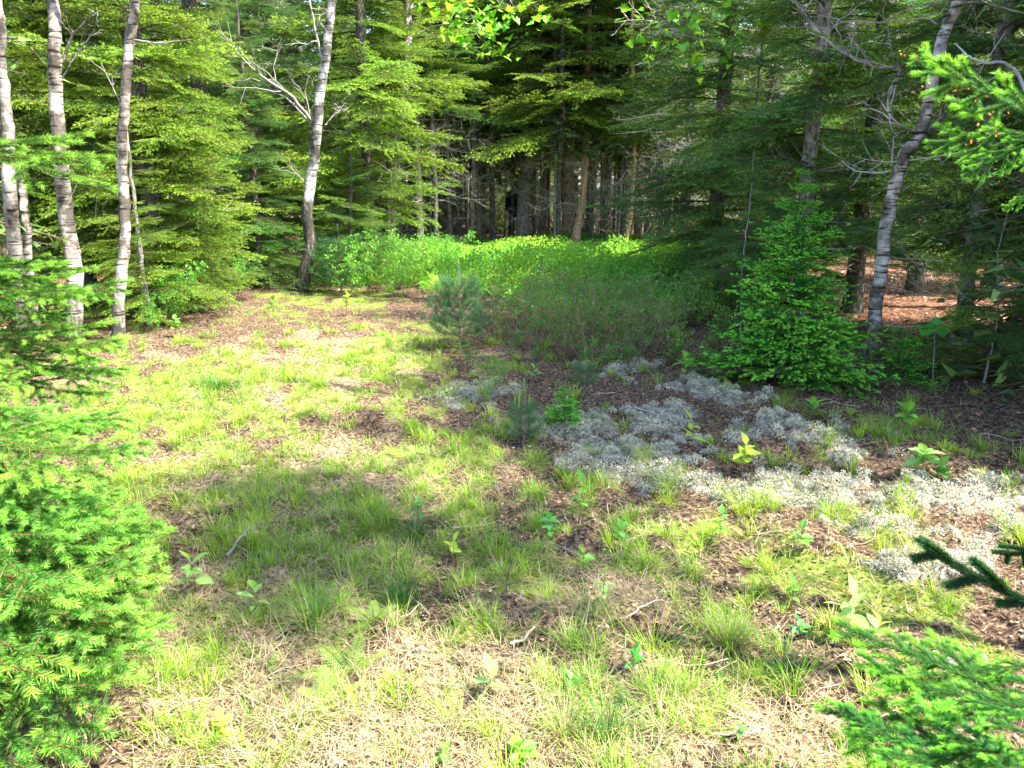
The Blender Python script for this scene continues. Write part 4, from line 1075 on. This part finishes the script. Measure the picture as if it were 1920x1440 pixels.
# grey lichen balls by the right sprig
for (px, py, s, lb) in ((1782, 1228, 1.0, 'round grey lichen ball left of its twin at the lower right'), (1838, 1218, 1.1, 'roundest grey lichen ball at the lower right, topmost of three'), (1820, 1252, .85, 'grey lichen ball lying lowest of three at the lower right')):
    X_, Y_ = gp(px, py)
    g = Geo(); m = 900
    d = nrm(RNG.normal(size=(m, 3))); d[:, 2] = np.abs(d[:, 2])
    tris(g, d * .028 * s * rnd(m, .6, 1)[:, None], nrm(d + RNG.normal(size=(m, 3)) * .8), .009, .0022, lerp3((.22, .22, .18), (.48, .47, .40), rnd(m, 0, 1)))
    o = link(bpy.data.objects.new('lichen_ball', g.mesh('lichen_ball', M_LICHEN))); o.location = (X_, Y_, gz(X_, Y_)); o['label'] = lb; o['category'] = 'lichen'; o['group'] = 'grey lichen balls'

# ------------------------------------------------------------------ distinct grass tufts
TG = 'bigger grass tufts'
def tuft(label, px, py, n=90, H=.2, sr=.05, green=((.05, .15, .02), (.13, .28, .05)), dry=.25, wd=.0022):
    n = int(n * 1.5); H *= 1.12; wd *= 1.15
    X_, Y_ = gp(px, py); g = Geo()
    a = RNG.random(n) * 6.283; rr = np.abs(RNG.normal(size=n)) * sr * .6
    bx, by = rr * np.cos(a), rr * np.sin(a)
    P = np.stack([bx, by, gh(X_ + bx, Y_ + by) - gz(X_, Y_) - .01], -1)
    isd = RNG.random(n) < dry
    c1 = np.where(isd[:, None], lerp3(*DRY, rnd(n, 0, 1)), lerp3(*green, rnd(n, 0, 1)))
    blades(g, P, H * rnd(n, .45, 1.1), wd * rnd(n, .6, 1.3), a + RNG.normal(size=n) * .5, np.clip(np.abs(RNG.normal(size=n)) * np.where(isd, .7, .3) + rr / sr * .2, 0, 1), rnd(n, .1, .9), c1 * .7, c1, 4)
    o = link(bpy.data.objects.new('grass_tuft', g.mesh('grass_tuft', M_GRASS))); o.location = (X_, Y_, gz(X_, Y_))
    o['label'] = label; o['category'] = 'grass tuft'; o['group'] = TG
DKG = ((.02, .12, .014), (.07, .25, .03)); BRT = ((.12, .32, .02), (.32, .52, .05))
tuft('upright dark green tuft in the middle foreground with soil on its right', 758, 1135, 130, .16, .05, DKG, .1)
tuft('bright yellow-green tuft beside the thick pale stick', 1075, 1215, 130, .13, .06, BRT, .3)
tuft('tall narrow dark tuft at the bottom right of centre', 1135, 1400, 80, .19, .03, DKG, .1)
tuft('shaggy dry-rooted tuft at the bottom with long straw hair', 1060, 1385, 150, .16, .06, BRT, .5)
tuft('yellow-green tuft beside the shadow at right of centre', 1365, 1215, 150, .15, .07, BRT, .3)
tuft('darker tuft inside the shaded hollow next to the right bough', 1475, 1260, 130, .14, .07, DKG, .15)
tuft('bright fan-shaped tuft over the plain soil at right of centre', 1225, 1320, 120, .15, .05, BRT, .3)
tuft('fresh green tuft left of the pale foreground fern', 590, 1190, 150, .18, .07, ((.08, .22, .03), (.2, .38, .06)), .15)
tuft('dark tuft at the foot of a thin broadleaf seedling left of centre', 775, 1005, 130, .14, .06, DKG, .1)
tuft('lush tuft in the upper centre of the bare soil', 1010, 990, 110, .14, .05, BRT, .2)
tuft('green tuft near the right edge between moss patches', 1780, 1130, 100, .12, .05, BRT, .2)
tuft('yellow-lit tuft at the near rim of the shaded lichen', 1450, 870, 90, .12, .05, BRT, .2)
tuft('pair-like bright tuft at the right edge of the shade line', 1840, 850, 120, .13, .07, BRT, .2)
tuft('small bright tuft left of the long sapling leaves at right', 1555, 965, 100, .11, .06, BRT, .2)
tuft('bright tuft at the centre just below the shade', 1030, 1110, 120, .13, .06, BRT, .25)
tuft('broad yellow tuft with a thin brown stem rising from it', 1120, 1165, 140, .13, .07, BRT, .4)
tuft('tall coarse blades rising at the bottom left corner', 125, 1440, 12, .38, .03, ((.08, .20, .05), (.16, .30, .08)), 0, .006)
tuft('second bunch of tall coarse blades right of the corner one', 165, 1430, 9, .33, .03, ((.08, .20, .05), (.16, .30, .08)), 0, .006)
tuft('low tuft coloured dark to paint the shadow blot on the left grass', 410, 730, 160, .14, .22, DKG, .05, .004)  # wide dark patch of blades, the shadow blot put into their colour

# ------------------------------------------------------------------ broadleaf seedlings, each leaf a part
SG = 'broadleaf seedlings on the clearing floor'
LEAFLIB = {}
def leafmesh(col, wr):
    k = (col, wr)
    if k not in LEAFLIB: LEAFLIB[k] = [leaf_geo(1, wr, col, False, .25, .25, seed=q).mesh('leaf', M_LEAF) for q in range(3)]
    return LEAFLIB[k]
LG, LY, LD, LP = (.16, .38, .06), (.36, .48, .06), (.10, .32, .07), (.26, .46, .13)
def seedling(label, px, py, top, n=6, leaf=.06, col=LG, wr=.75, lean=None, stemcol=(.2, .13, .07), spreadz=.35):
    """py: foot pixel row; top: pixel row of the tip"""
    X_, Y_ = gp(px, py); base = Vector((X_, Y_, gz(X_, Y_)))
    h = max(.03, at(px, top, Y_).z - base.z)
    t = thing('seedling', label, 'seedling', base, random.random() * 6.28, SG)
    lx = random.uniform(-.15, .15) * h if lean is None else lean * h
    st = spline([(0, 0, -.01), (lx * .3, .02 * h, h * .5), (lx, 0, h * .95)], 8)
    g = Geo(); tube(g, st, np.linspace(max(.0016, h * .012), .0012, 8), 5, stemcol); part('stem', g.mesh('stem', M_TWIG), t)
    L_ = leafmesh(col, wr)
    for k in range(n):
        f = 1 - spreadz * (k / max(1, n - 1)) * 1.6 if n > 1 else 1
        f = max(.25, f)
        p = st[int(f * 7)]
        part('leaf', random.choice(L_), t, tuple(p), (random.uniform(-.4, .4), R(random.uniform(-55, 5) if k else -70), k * 2.4 + random.uniform(-.4, .4)), leaf * random.uniform(.9, 1.5))
for a in (('big-leaved pale seedling beside the left corner spruce', 368, 1120, 1045, 7, .062, LP),
          ('thin seedling with narrow upright pale leaves right of the big-leaved one', 480, 1165, 1105, 6, .055, LP, .5),
          ('four-leaved pale seedling growing from the reddish hollow in the foreground', 917, 1310, 1260, 5, .062, LP, .5),
          ('small seedling with two raised leaves in the middle foreground', 850, 1050, 1015, 4, .05, LY, .6),
          ('seedling with rounded yellow-green leaves beside the central hollow', 1092, 1085, 1035, 5, .045, LG),
          ('tall thin brown-stemmed seedling with pale opening leaves at the broad yellow tuft', 1128, 1160, 1065, 7, .04, LP, .5),
          ('seedling with a whorl of bright leaves at right of centre', 1160, 1040, 985, 9, .042, LG),
          ('bluish-green leafy seedling above the central tuft', 1030, 1010, 970, 9, .04, LD),
          ('green seedling at the near end of the bare soil', 1185, 1280, 1215, 9, .032, LD),
          ('low bright rosette at the bottom centre', 975, 1430, 1395, 10, .04, LG),
          ('low toothed-leaf seedling in the foreground right of the reddish hollow', 1070, 1300, 1270, 8, .034, LD),
          ('yellow-topped seedling standing at the rim of the lichen', 1392, 890, 830, 9, .07, LY),
          ('slender seedling with upright leaves among the shaded lichen', 1298, 835, 790, 6, .075, LY, .5),
          ('pale leafy sapling at the right where the shade ends', 1728, 890, 845, 14, .075, LP),
          ('second pale-leaved clump below the sapling where the shade ends', 1765, 905, 870, 10, .06, LG),
          ('seedling with pointed leaves left of the little spruce seedling', 1090, 960, 900, 6, .05, LG, .6),
          ('bright seedling with a fanned crown in the sunny right ground', 1500, 1030, 990, 8, .05, LG),
          ('long-leaved seedling above the new spruce tips at the right', 1590, 1190, 1115, 7, .075, LP, .5),
          ('seedling with broad leaves right beside the long-leaved one', 1640, 1200, 1165, 5, .07, LP, .55),
          ('low plant with dull green leaves above the right bough', 1500, 1190, 1165, 8, .035, LD),
          ('small seedling with blue-green leaves on the mossy right ground', 1485, 1125, 1095, 6, .036, LG),
          ('leafy seedling at the foot of the small green spruce', 1525, 790, 755, 7, .08, LG),
          ('leafy seedling between the small green spruce and the crooked birch', 1700, 800, 770, 10, .075, LG),
          ('bright-leaved plant touching the left skirt of the small green spruce', 1280, 720, 668, 7, .085, LG),
          ('yellowish seedling alone in the shaded left grass', 550, 785, 742, 6, .05, LY),
          ('yellow-leaved seedling in front of the brown shrubs', 1000, 715, 690, 6, .06, LG),
          ('leafy shoot in the pink litter left of the black-footed birch', 510, 580, 560, 8, .06, LG),
          ('bright leafy shoot in the grass right of the black-footed birch', 650, 600, 550, 16, .06, LY),
          ('tiny seedling near the bottom edge left of centre', 830, 1425, 1405, 6, .03, LG),
          ('small pale seedling beside the fern at lower left', 420, 1395, 1350, 8, .03, LY),
          ('small leafy seedling beside the dark tuft at left of centre', 785, 985, 940, 10, .035, LD),
          ('small plant with fine leaves on the soil at the right', 1350, 1010, 960, 10, .035, LG),
          ('tiny seedling on the reddish ground below right of centre', 1385, 1400, 1360, 6, .025, LD),
          ('leafy seedling by the left lit shrubs', 330, 640, 590, 12, .055, LG)):
    seedling(*a)
# bare thin stems
for (px, py, top, lb) in ((1100, 905, 845, 'thin dark leafless stem at the shade edge, leaning right'), (950, 1135, 1030, 'thin dark leafless stem in the middle foreground'), (745, 1070, 1010, 'thin dark stem in the shaded grass'), (413, 690, 590, 'tall thin straw-like stem on the left grass')):
    X_, Y_ = gp(px, py); h = at(px, top, Y_).z
    t = thing('leafless_seedling', lb, 'seedling', (X_, Y_, gz(X_, Y_)))
    g = Geo(); P = spline([(0, 0, -.01), (.02 * h, 0, h * .5), (.18 * h, .05 * h, h)], 9); tube(g, P, np.linspace(.0026, .001, 9), 4, (.10, .07, .05)); part('stem', g.mesh('stem', M_TWIG), t)
    for s in (1, -1):
        g = Geo(); q = P[4 + (s > 0)]; tube(g, [q, q + np.array([.12 * h * s, .02, .12 * h]), q + np.array([.2 * h * s, .03, .28 * h])], [.0014, .001, .0006], 3, (.10, .07, .05)); part('side_twig', g.mesh('side_twig', M_TWIG), t)

# ------------------------------------------------------------------ ferns
def frond(g, base, az, L, elev, droop, col, pairs=14, wmax=.3, sub=False):
    t = np.linspace(0, 1, 8)
    d = np.array([math.cos(az), math.sin(az), 0]); s = np.array([-math.sin(az), math.cos(az), 0])
    ax = base + L * (t[:, None] * math.cos(elev) * d + (t * math.sin(elev) - droop * t ** 2)[:, None] * np.array([0, 0, 1.]))
    if sub: tube(g, ax, np.linspace(.002, .0006, 8), 3, np.array(col) * .8)
    P, D, Ln, S = [], [], [], []
    for k in range(pairs):
        u = .12 + .87 * k / pairs
        p = np.array([np.interp(u, t, ax[:, c]) for c in range(3)]); tg = nrm(np.array([np.interp(min(1, u + .05), t, ax[:, c]) for c in range(3)]) - p)
        l = L * wmax * math.sin(min(1, u * 2.2 + .25) * 1.57) * (1 - u) ** .8 + .006
        for q in (1, -1):
            dv = nrm(q * s * .85 + tg * .5 + np.array([0, 0, -.1]))
            if sub:
                m = 7
                for j in range(m):
                    v = (j + .5) / m
                    for r_ in (1, -1):
                        P.append(p + dv * l * v); D.append(nrm(dv * .55 + r_ * tg * .85)); Ln.append(l * .24 * (1 - v) + .003); S.append(dv)
                P.append(p); D.append(dv); Ln.append(l); S.append(tg * .2)
            else:
                P.append(p); D.append(dv); Ln.append(l); S.append(tg)
    P, D, Ln, S = map(np.array, (P, D, Ln, S))
    n = len(P); S = nrm(S)
    W = np.full(n, L * .42 / pairs) if not sub else np.where(Ln > L * .03 * (1 if True else 0), Ln * .26, Ln * .26)
    if sub: W[14::15] = Ln[14::15] * .05
    # kite: base, side, tip, side
    V = np.stack([P, P + D * Ln[:, None] * .35 + S * W[:, None] * .6, P + D * Ln[:, None], P + D * Ln[:, None] * .35 - S * W[:, None] * .6], 1).reshape(-1, 3)
    c = np.array(col) * RNG.uniform(.8, 1.2, (n, 1))
    g.add(V, np.arange(4 * n).reshape(-1, 4), np.repeat(c, 4, 0))

FERN_M = []
for k in range(6):
    g = Geo()
    for j in range(6): frond(g, np.array([RNG.normal() * .02, RNG.normal() * .02, .0]), j * .9 + RNG.random() * .6, .30 * random.uniform(.7, 1.2), R(random.uniform(30, 70)), random.uniform(.15, .4), ((.10, .36, .05), (.20, .48, .05), (.32, .56, .06))[k % 3], 15, .26)
    FERN_M.append(g.arrays())
g = Geo(); cnt = 0
pxs = []
while cnt < 900:
    px, py = random.uniform(620, 1330), random.uniform(446, 560)
    # bed outline: ground distance 11.5 .. 21 m
    Y_ = random.uniform(9.2, 21); X_ = random.uniform(-.24, .26) * Y_
    q = X_ / Y_
    near_edge = 12.2 + (1.0 if q < -.12 else 0) - 2.4 * min(1, max(0, q + .06) / .1) + random.gauss(0, .5)
    if q > .1: near_edge = 9.4 + random.gauss(0, .3)
    if Y_ < near_edge: continue
    V, F, C = random.choice(FERN_M)
    s = random.uniform(.65, 1.35) * (1 - .2 * (Y_ > 15)); a = random.random() * 6.28
    Rz = np.array([[math.cos(a), -math.sin(a), 0], [math.sin(a), math.cos(a), 0], [0, 0, 1]])
    tint = np.array([random.uniform(.7, 1.25), random.uniform(.85, 1.1), 1]) * random.uniform(.75, 1.2)
    g.add(V @ Rz.T * s + np.array([X_, Y_, gz(X_, Y_) + random.uniform(-.02, .06)]), list(F), C * tint); cnt += 1
def small_leaves(g, P, l, w_, cols, up=.5):
    n = len(P); D = nrm(RNG.normal(size=(n, 3)) + np.array([0, 0, up])); S = nrm(np.cross(D, RNG.normal(size=(n, 3))))
    L_ = (l * rnd(n, .6, 1.3))[:, None]; W = L_ * w_
    V = np.stack([P, P + D * L_ * .5 + S * W, P + D * L_, P + D * L_ * .5 - S * W], 1).reshape(-1, 3)
    c = lerp3(cols[0], cols[1], rnd(n, 0, 1)); g.add(V, np.arange(4 * n).reshape(-1, 4), np.repeat(c, 4, 0))
n = 170000
Y = 9.2 + 12 * rnd(n, 0, 1) ** 1.1; X = Y * rnd(n, -.24, .26); q = X / Y
edge = 12.2 + np.where(q < -.12, 1.0, 0) - 2.4 * np.clip((q + .06) / .1, 0, 1); edge = np.where(q > .1, 9.4, edge) + .7 * (vnoise(X * 1.5, Y * 1.5, 11) - .5)
k_ = Y > edge; X, Y, edge = X[k_], Y[k_], edge[k_]
top = np.clip((Y - edge) * .6 + .12, 0, 1) * (.16 + .85 * fbm(X * 1.1, Y * 1.1, 15, 3)) * (1 - .45 * np.clip((Y - 13) / 5, 0, 1))
hz = top * rnd(len(X), .35, 1.05) ** .6
mix = np.clip(vnoise(X * 1.1, Y * 1.1, 19) + rnd(len(X), -.25, .25), 0, 1) > .5
for m_, cols, l_ in ((mix, ((.16, .42, .05), (.36, .60, .07)), .05), (~mix, ((.08, .30, .04), (.20, .48, .06)), .042)):
    small_leaves(g, np.stack([X[m_], Y[m_], gh(X[m_], Y[m_]) + hz[m_]], -1), l_, .30, cols, .3)
stuff('fern_bed', g, M_FERN, 'bright green waist-low ferns spreading in front of the dark opening', 'ferns')

for (px, py, D_, lb, nf, L_) in ((655, 1270, None, 'pale yellow-green fern in the lower left foreground', 6, .24), (700, 1180, None, 'low fern fronds behind the pale foreground fern', 5, .16), (610, 1320, None, 'small fern frond cluster left below the pale fern', 4, .15)):
    X_, Y_ = gp(px, py)
    t = thing('fern', lb, 'fern', (X_, Y_, gz(X_, Y_)), 0, 'foreground ferns')
    for j in range(nf):
        g = Geo(); frond(g, np.zeros(3), j * 6.28 / nf + random.random() * .5, L_ * random.uniform(.8, 1.1), R(random.uniform(25, 60)), random.uniform(.2, .45), (.24, .38, .07), 13, .3, True)
        part('frond', g.mesh('frond', M_FERN), t)

# ------------------------------------------------------------------ shrubs
def small_leaves(g, P, l, w_, cols, up=.5):
    n = len(P); D = nrm(RNG.normal(size=(n, 3)) + np.array([0, 0, up])); S = nrm(np.cross(D, RNG.normal(size=(n, 3))))
    L_ = (l * rnd(n, .6, 1.3))[:, None]; W = L_ * w_
    V = np.stack([P, P + D * L_ * .5 + S * W, P + D * L_, P + D * L_ * .5 - S * W], 1).reshape(-1, 3)
    c = lerp3(cols[0], cols[1], rnd(n, 0, 1)); g.add(V, np.arange(4 * n).reshape(-1, 4), np.repeat(c, 4, 0))

def shrub_parts(seed, h, stems, r, leaves, lcols, bark, leafl=.018, tw=5):
    rs = np.random.RandomState(seed); gs, gl = Geo(), Geo(); tips = []
    for k in range(stems):
        a = rs.rand() * 6.283; e = np.array([math.cos(a), math.sin(a), 0]) * r * rs.uniform(.3, 1.1)
        top = e + np.array([0, 0, h * rs.uniform(.6, 1.05)])
        b0 = e * .25
        P = spline([b0, b0 * .5 + top * .5 + rs.normal(size=3) * .03, top], 7)
        tube(gs, P, np.linspace(.004, .0012, 7), 3, bark)
        for j in range(tw):
            q = P[2 + rs.randint(5)]; d = nrm(rs.normal(size=3) + np.array([0, 0, .9])); l = h * rs.uniform(.12, .32)
            m_ = q + d * l * .5 + rs.normal(size=3) * .012; f_ = q + d * l
            tube(gs, [q, m_, f_], [.002, .0014, .0008], 3, bark)
            tips += [m_, f_]
            for z in range(3):
                f2 = m_ + nrm(d + rs.normal(size=3) * .8) * l * .4
                tube(gs, [m_, f2], [.0012, .0006], 3, bark); tips.append(f2)
    tips = np.array(tips)
    if leaves:
        idx = rs.randint(0, len(tips), leaves); small_leaves(gl, tips[idx] + rs.normal(size=(leaves, 3)) * .015, leafl, .34, lcols)
    return gs.mesh('stems', M_TWIG), (gl.mesh('foliage', M_LEAF) if leaves else None)
BARE = [shrub_parts(900 + k, .56, 22, .42, 900, ((.07, .24, .04), (.16, .38, .06)), (.26, .17, .11), .026, 6) for k in range(3)]
BLUE = [shrub_parts(920 + k, .42, 14, .26, 700, ((.06, .24, .04), (.16, .38, .06)), (.12, .08, .05), .024, 4) for k in range(3)]
LEAFY = [shrub_parts(940 + k, .9, 14, .5, 2200, ((.09, .30, .035), (.24, .48, .06)), (.12, .09, .06), .035, 5) for k in range(2)]
def shrub(name, label, cat, lib, X_, Y_, s, group, zs=1):
    t = thing(name, label, cat, (X_, Y_, gz(X_, Y_)), random.random() * 6.28, group)
    st, fo = random.choice(lib)
    part('stems', st, t, scale=(s, s, s * zs))
    if fo: part('foliage', fo, t, scale=(s, s, s * zs))
BG = 'brown twiggy shrubs between the lichen and the ferns'
for (px, py, s) in ((955, 640, .85), (1000, 655, .95), (1060, 665, 1.05), (1110, 672, 1.05), (1165, 668, 1.0), (1220, 660, .9), (980, 610, .95), (1040, 620, 1.1), (1100, 625, 1.1), (1170, 620, 1.1), (1240, 630, 1.0),
                    (1150, 595, .8)):
    X_, Y_ = gp(px, py); shrub('bare_shrub', ('brown twiggy shrub in the front row of the low thicket, facing the lichen' if py > 635 else 'brown twiggy shrub in the back row of the low thicket, touching the ferns'), 'shrub', BARE, X_, Y_, s, BG)
for (px, py, s) in ((1330, 660, 1.1), (1250, 685, .8), (1345, 610, 1.2), (1140, 690, .7), (1180, 695, .7), (1080, 598, 1.4), (980, 590, 1.2), (1290, 615, 1.3), (1130, 640, 1.1), (1030, 640, 1.0), (1190, 650, 1.0), (1290, 560, 1.5), (1340, 560, 1.5), (960, 670, .5), (1010, 680, .5), (1310, 700, .8), (1230, 540, 1.2), (930, 740, .45), (910, 765, .4), (1400, 590, 1.3),
                    (1090, 690, .5), (880, 690, .5)):
    X_, Y_ = gp(px, py); shrub('blueberry_bush', 'low green small-leaved bush by the edge of the brown thicket', 'bush', BLUE, X_, Y_, s, 'small-leaved green bushes round the brown thicket')
for (px, py, s) in ((700, 548, 1.0), (740, 540, 1.0), (780, 535, 1.0), (820, 530, .9), (660, 560, .9), (620, 548, .8), (760, 555, .7), (850, 520, .9), (720, 520, 1.1)):
    X_, Y_ = gp(px, py); shrub('leafy_shrub', 'bright leafy shrub beside the fern bed, right of the black-footed birch', 'shrub', LEAFY, X_, Y_, s * .85, 'leafy shrubs at the left end of the fern bed')
for (px, py, s) in ((330, 610, .7), (300, 600, .6), (360, 590, .6), (440, 560, .6), (240, 610, .5), (290, 625, .4)):
    X_, Y_ = gp(px, py); shrub('leafy_shrub', 'low leafy bush under the sunlit spruce boughs', 'shrub', LEAFY, X_, Y_, s, 'low bushes under the sunlit boughs')

# ------------------------------------------------------------------ pines and the tiny spruce
def pine(label, px, py, top, wpx, nl=.09, tufts_n=9, whorls=4, candles=3, dens=34, col=((.05, .13, .06), (.12, .24, .11)), cc=(.34, .42, .10)):
    X_, Y_ = gp(px, py); base = Vector((X_, Y_, gz(X_, Y_))); h = at(px, top, Y_).z - base.z; wd = wpx / FPX * Y_ / 2
    t = thing('pine_sapling', label, 'pine sapling', base)
    g = Geo(); tube(g, spline([(0, 0, -.02), (.01, 0, h * .5), (0, 0, h)], 8), np.linspace(.012 * h + .003, .003, 8), 6, (.22, .17, .11)); part('stem', g.mesh('stem', M_TWIG), t)
    ends = [(np.array([0, 0, h * .92]), np.array([0, 0, 1.]))]
    for k in range(whorls):
        z = h * (.15 + .65 * k / whorls); l = wd * (1 - .5 * k / whorls)
        for j in range(tufts_n):
            a = j * 6.283 / tufts_n + k; d = np.array([math.cos(a), math.sin(a), .45]); e = np.array([0, 0, z]) + d * l * random.uniform(.6, 1)
            m_ = np.array([0, 0, z]) + d * l * .5 - np.array([0, 0, .03])
            g = Geo(); tube(g, [np.array([0, 0, z]), m_, e], [.004, .003, .002], 4, (.22, .17, .11))
            for q in (m_, e, (m_ + e) / 2):
                n = dens; dd = nrm(nrm(d + np.array([0, 0, .5])) * .7 + RNG.normal(size=(n, 3)) * .55)
                tris(g, np.repeat(q[None], n, 0) + RNG.normal(size=(n, 3)) * .012, dd, nl * rnd(n, .6, 1.1), .0016 + .00018 * Y_ * 1.3, lerp3(*col, rnd(n, 0, 1)))
            part('branch', g.mesh('branch', M_NEARN), t)
            if k == whorls - 1: ends.append((e, np.array([0, 0, 1.])))
    g = Geo(); q = ends[0][0]; n = dens * 2
    tris(g, np.repeat(q[None], n, 0) + RNG.normal(size=(n, 3)) * np.array([.01, .01, .04]), nrm(RNG.normal(size=(n, 3)) * .5 + np.array([0, 0, .8])), nl * rnd(n, .6, 1.1), .0016 + .0002 * Y_, lerp3(*col, rnd(n, 0, 1)))
    part('leader', g.mesh('leader', M_NEARN), t)
    for k in range(min(candles, len(ends))):
        p = ends[k][0]; g = Geo(); hh = nl * random.uniform(.9, 1.4)
        P = [p, p + np.array([0, 0, hh * .5]), p + np.array([.003, 0, hh])]; tube(g, P, [.004, .0045, .002], 5, cc, cap=True)
        n = 60; pp = p + np.stack([RNG.normal(size=n) * .002, RNG.normal(size=n) * .002, rnd(n, 0, hh)], -1)
        tris(g, pp, nrm(RNG.normal(size=(n, 3)) * .35 + np.array([0, 0, 1])), .018, .0022, cc)
        part('candle', g.mesh('candle', M_NEARN), t)
pine('soft bluish-green pine sapling at the left end of the brown thicket', 862, 655, 490, 150, .085, 11, 6, 2, 46)
pine('small pine seedling with upright yellow candles on the lichen', 982, 815, 725, 75, .06, 6, 3, 5, 30)
pine('tiny pine seedling with one candle in front of the brown thicket', 1096, 720, 660, 50, .06, 6, 2, 1, 26)
pine('bushy dark pine right behind the black-footed birch', 640, 552, 425, 130, .10, 11, 6, 1, 40, ((.03, .10, .04), (.08, .19, .06)))
spruce('tiny bright green spruce seedling alone on the lichen', 1060, gp(1060, 800)[1], .32, .006, .02, .31, .2, LIB_YOUNG, 200, top=False, cat='spruce seedling', name='spruce_seedling')

# ------------------------------------------------------------------ the person behind the knotty trunk
def cloth(name, col, rough=.85):
    m, nt, out = newmat(name); L = nt.links.new
    tc = N(nt, 'ShaderNodeTexCoord'); n1 = N(nt, 'ShaderNodeTexNoise'); n1.inputs['Scale'].default_value = 60; L(tc.outputs['Object'], n1.inputs[0])
    r1 = ramp(nt, [(.3, tuple(c * .7 for c in col)), (.7, tuple(min(1, c * 1.3) for c in col))]); L(n1.outputs[0], r1.inputs[0])
    p = N(nt, 'ShaderNodeBsdfPrincipled'); p.inputs['Roughness'].default_value = rough; L(r1.outputs[0], p.inputs['Base Color']); L(p.outputs[0], out.inputs[0]); return m
def skin_body(name, joints, edges, radii, mat, parent, root=0, sub=2):
    me = bpy.data.meshes.new(name); me.from_pydata(joints, edges, []); me.update(); me.materials.append(mat)
    o = part(name, me, parent)
    md = o.modifiers.new('skin', 'SKIN'); lay = me.skin_vertices[0] if me.skin_vertices else None
    if lay is None:
        bpy.context.view_layer.objects.active = o
        with bpy.context.temp_override(object=o, active_object=o): bpy.ops.mesh.customdata_skin_add()
        lay = me.skin_vertices[0]
    for k, r_ in enumerate(radii):
        lay.data[k].radius = r_ if isinstance(r_, tuple) else (r_, r_)
    lay.data[root].use_root = True
    md.use_smooth_shade = True
    s = o.modifiers.new('sub', 'SUBSURF'); s.levels = s.render_levels = sub
    return o
pp = at(966, 447, 22.3)
P0 = Vector((pp.x, 22.3, gz(pp.x, 22.3)))
prs = thing('person', 'person in black clothes and dark cap, half hidden behind the pale knotty trunk', 'person', P0, R(20))
M_SKIN = cloth('skin', (.45, .28, .20), .5); M_BLACK = cloth('black_cloth', (.010, .010, .013)); M_CAP = cloth('cap_cloth', (.035, .055, .05)); M_SHOE = cloth('shoe_grey', (.22, .22, .23))
J = [(0, 0, .93), (0, .01, 1.15), (0, .0, 1.38), (0, -.01, 1.50), (0, -.02, 1.57), (0, -.03, 1.68),
     (-.18, 0, 1.40), (-.23, .01, 1.14), (-.25, -.05, .90), (.18, 0, 1.40), (.23, .01, 1.14), (.24, -.07, .90),
     (-.10, 0, .88), (-.11, -.01, .50), (-.12, .02, .10), (-.12, -.12, .04), (.10, 0, .88), (.11, -.01, .50), (.12, .02, .10), (.12, -.12, .04),
     (-.25, -.09, .83), (.24, -.11, .83)]
E = [(0, 1), (1, 2), (2, 3), (3, 4), (4, 5), (2, 6), (6, 7), (7, 8), (8, 20), (2, 9), (9, 10), (10, 11), (11, 21), (0, 12), (12, 13), (13, 14), (14, 15), (0, 16), (16, 17), (17, 18), (18, 19)]
Rr = [(.14, .10), (.13, .10), (.15, .105), .055, (.07, .08), (.075, .09), .06, .045, .03, .06, .045, .03, .085, .06, .04, .03, .085, .06, .04, .03, .035, .035]
skin_body('body', J, E, Rr, M_SKIN, prs)
skin_body('jacket', J[:4] + [J[6], J[7], (-.25, -.04, .93), J[9], J[10], (.24, -.06, .93)], [(0, 1), (1, 2), (2, 3), (2, 4), (4, 5), (5, 6), (2, 7), (7, 8), (8, 9)],
          [(.185, .145), (.17, .14), (.18, .14), .075, .085, .07, .055, .085, .07, .055], M_BLACK, prs)
skin_body('trousers', [J[0], J[12], J[13], (-.12, .02, .12), J[16], J[17], (.12, .02, .12)], [(0, 1), (1, 2), (2, 3), (0, 4), (4, 5), (5, 6)], [(.17, .13), .11, .085, .07, .11, .085, .07], M_BLACK, prs)
for sx in (-1, 1): skin_body('shoe', [(sx * .12, .05, .05), (sx * .12, -.06, .045), (sx * .125, -.17, .035)], [(0, 1), (1, 2)], [.05, .05, .035], M_SHOE, prs, sub=1)
skin_body('cap', [(0, -.02, 1.72), (0, -.03, 1.77)], [(0, 1)], [(.105, .11), (.085, .09)], M_CAP, prs)
skin_body('cap_peak', [(0, -.10, 1.725), (0, -.19, 1.71)], [(0, 1)], [(.07, .012), (.05, .010)], M_CAP, prs, sub=1)
for sx in (-1, 1):
    for q in range(4):
        x_ = sx * .25 + (q - 1.5) * .014
        skin_body('finger', [(x_, -.09 - q * .003, .80), (x_, -.105, .765), (x_, -.095, .735)], [(0, 1), (1, 2)], [.009, .008, .007], M_SKIN, prs, sub=1)
    skin_body('thumb', [(sx * .21, -.10, .83), (sx * .20, -.13, .80), (sx * .205, -.14, .775)], [(0, 1), (1, 2)], [.011, .009, .008], M_SKIN, prs, sub=1)
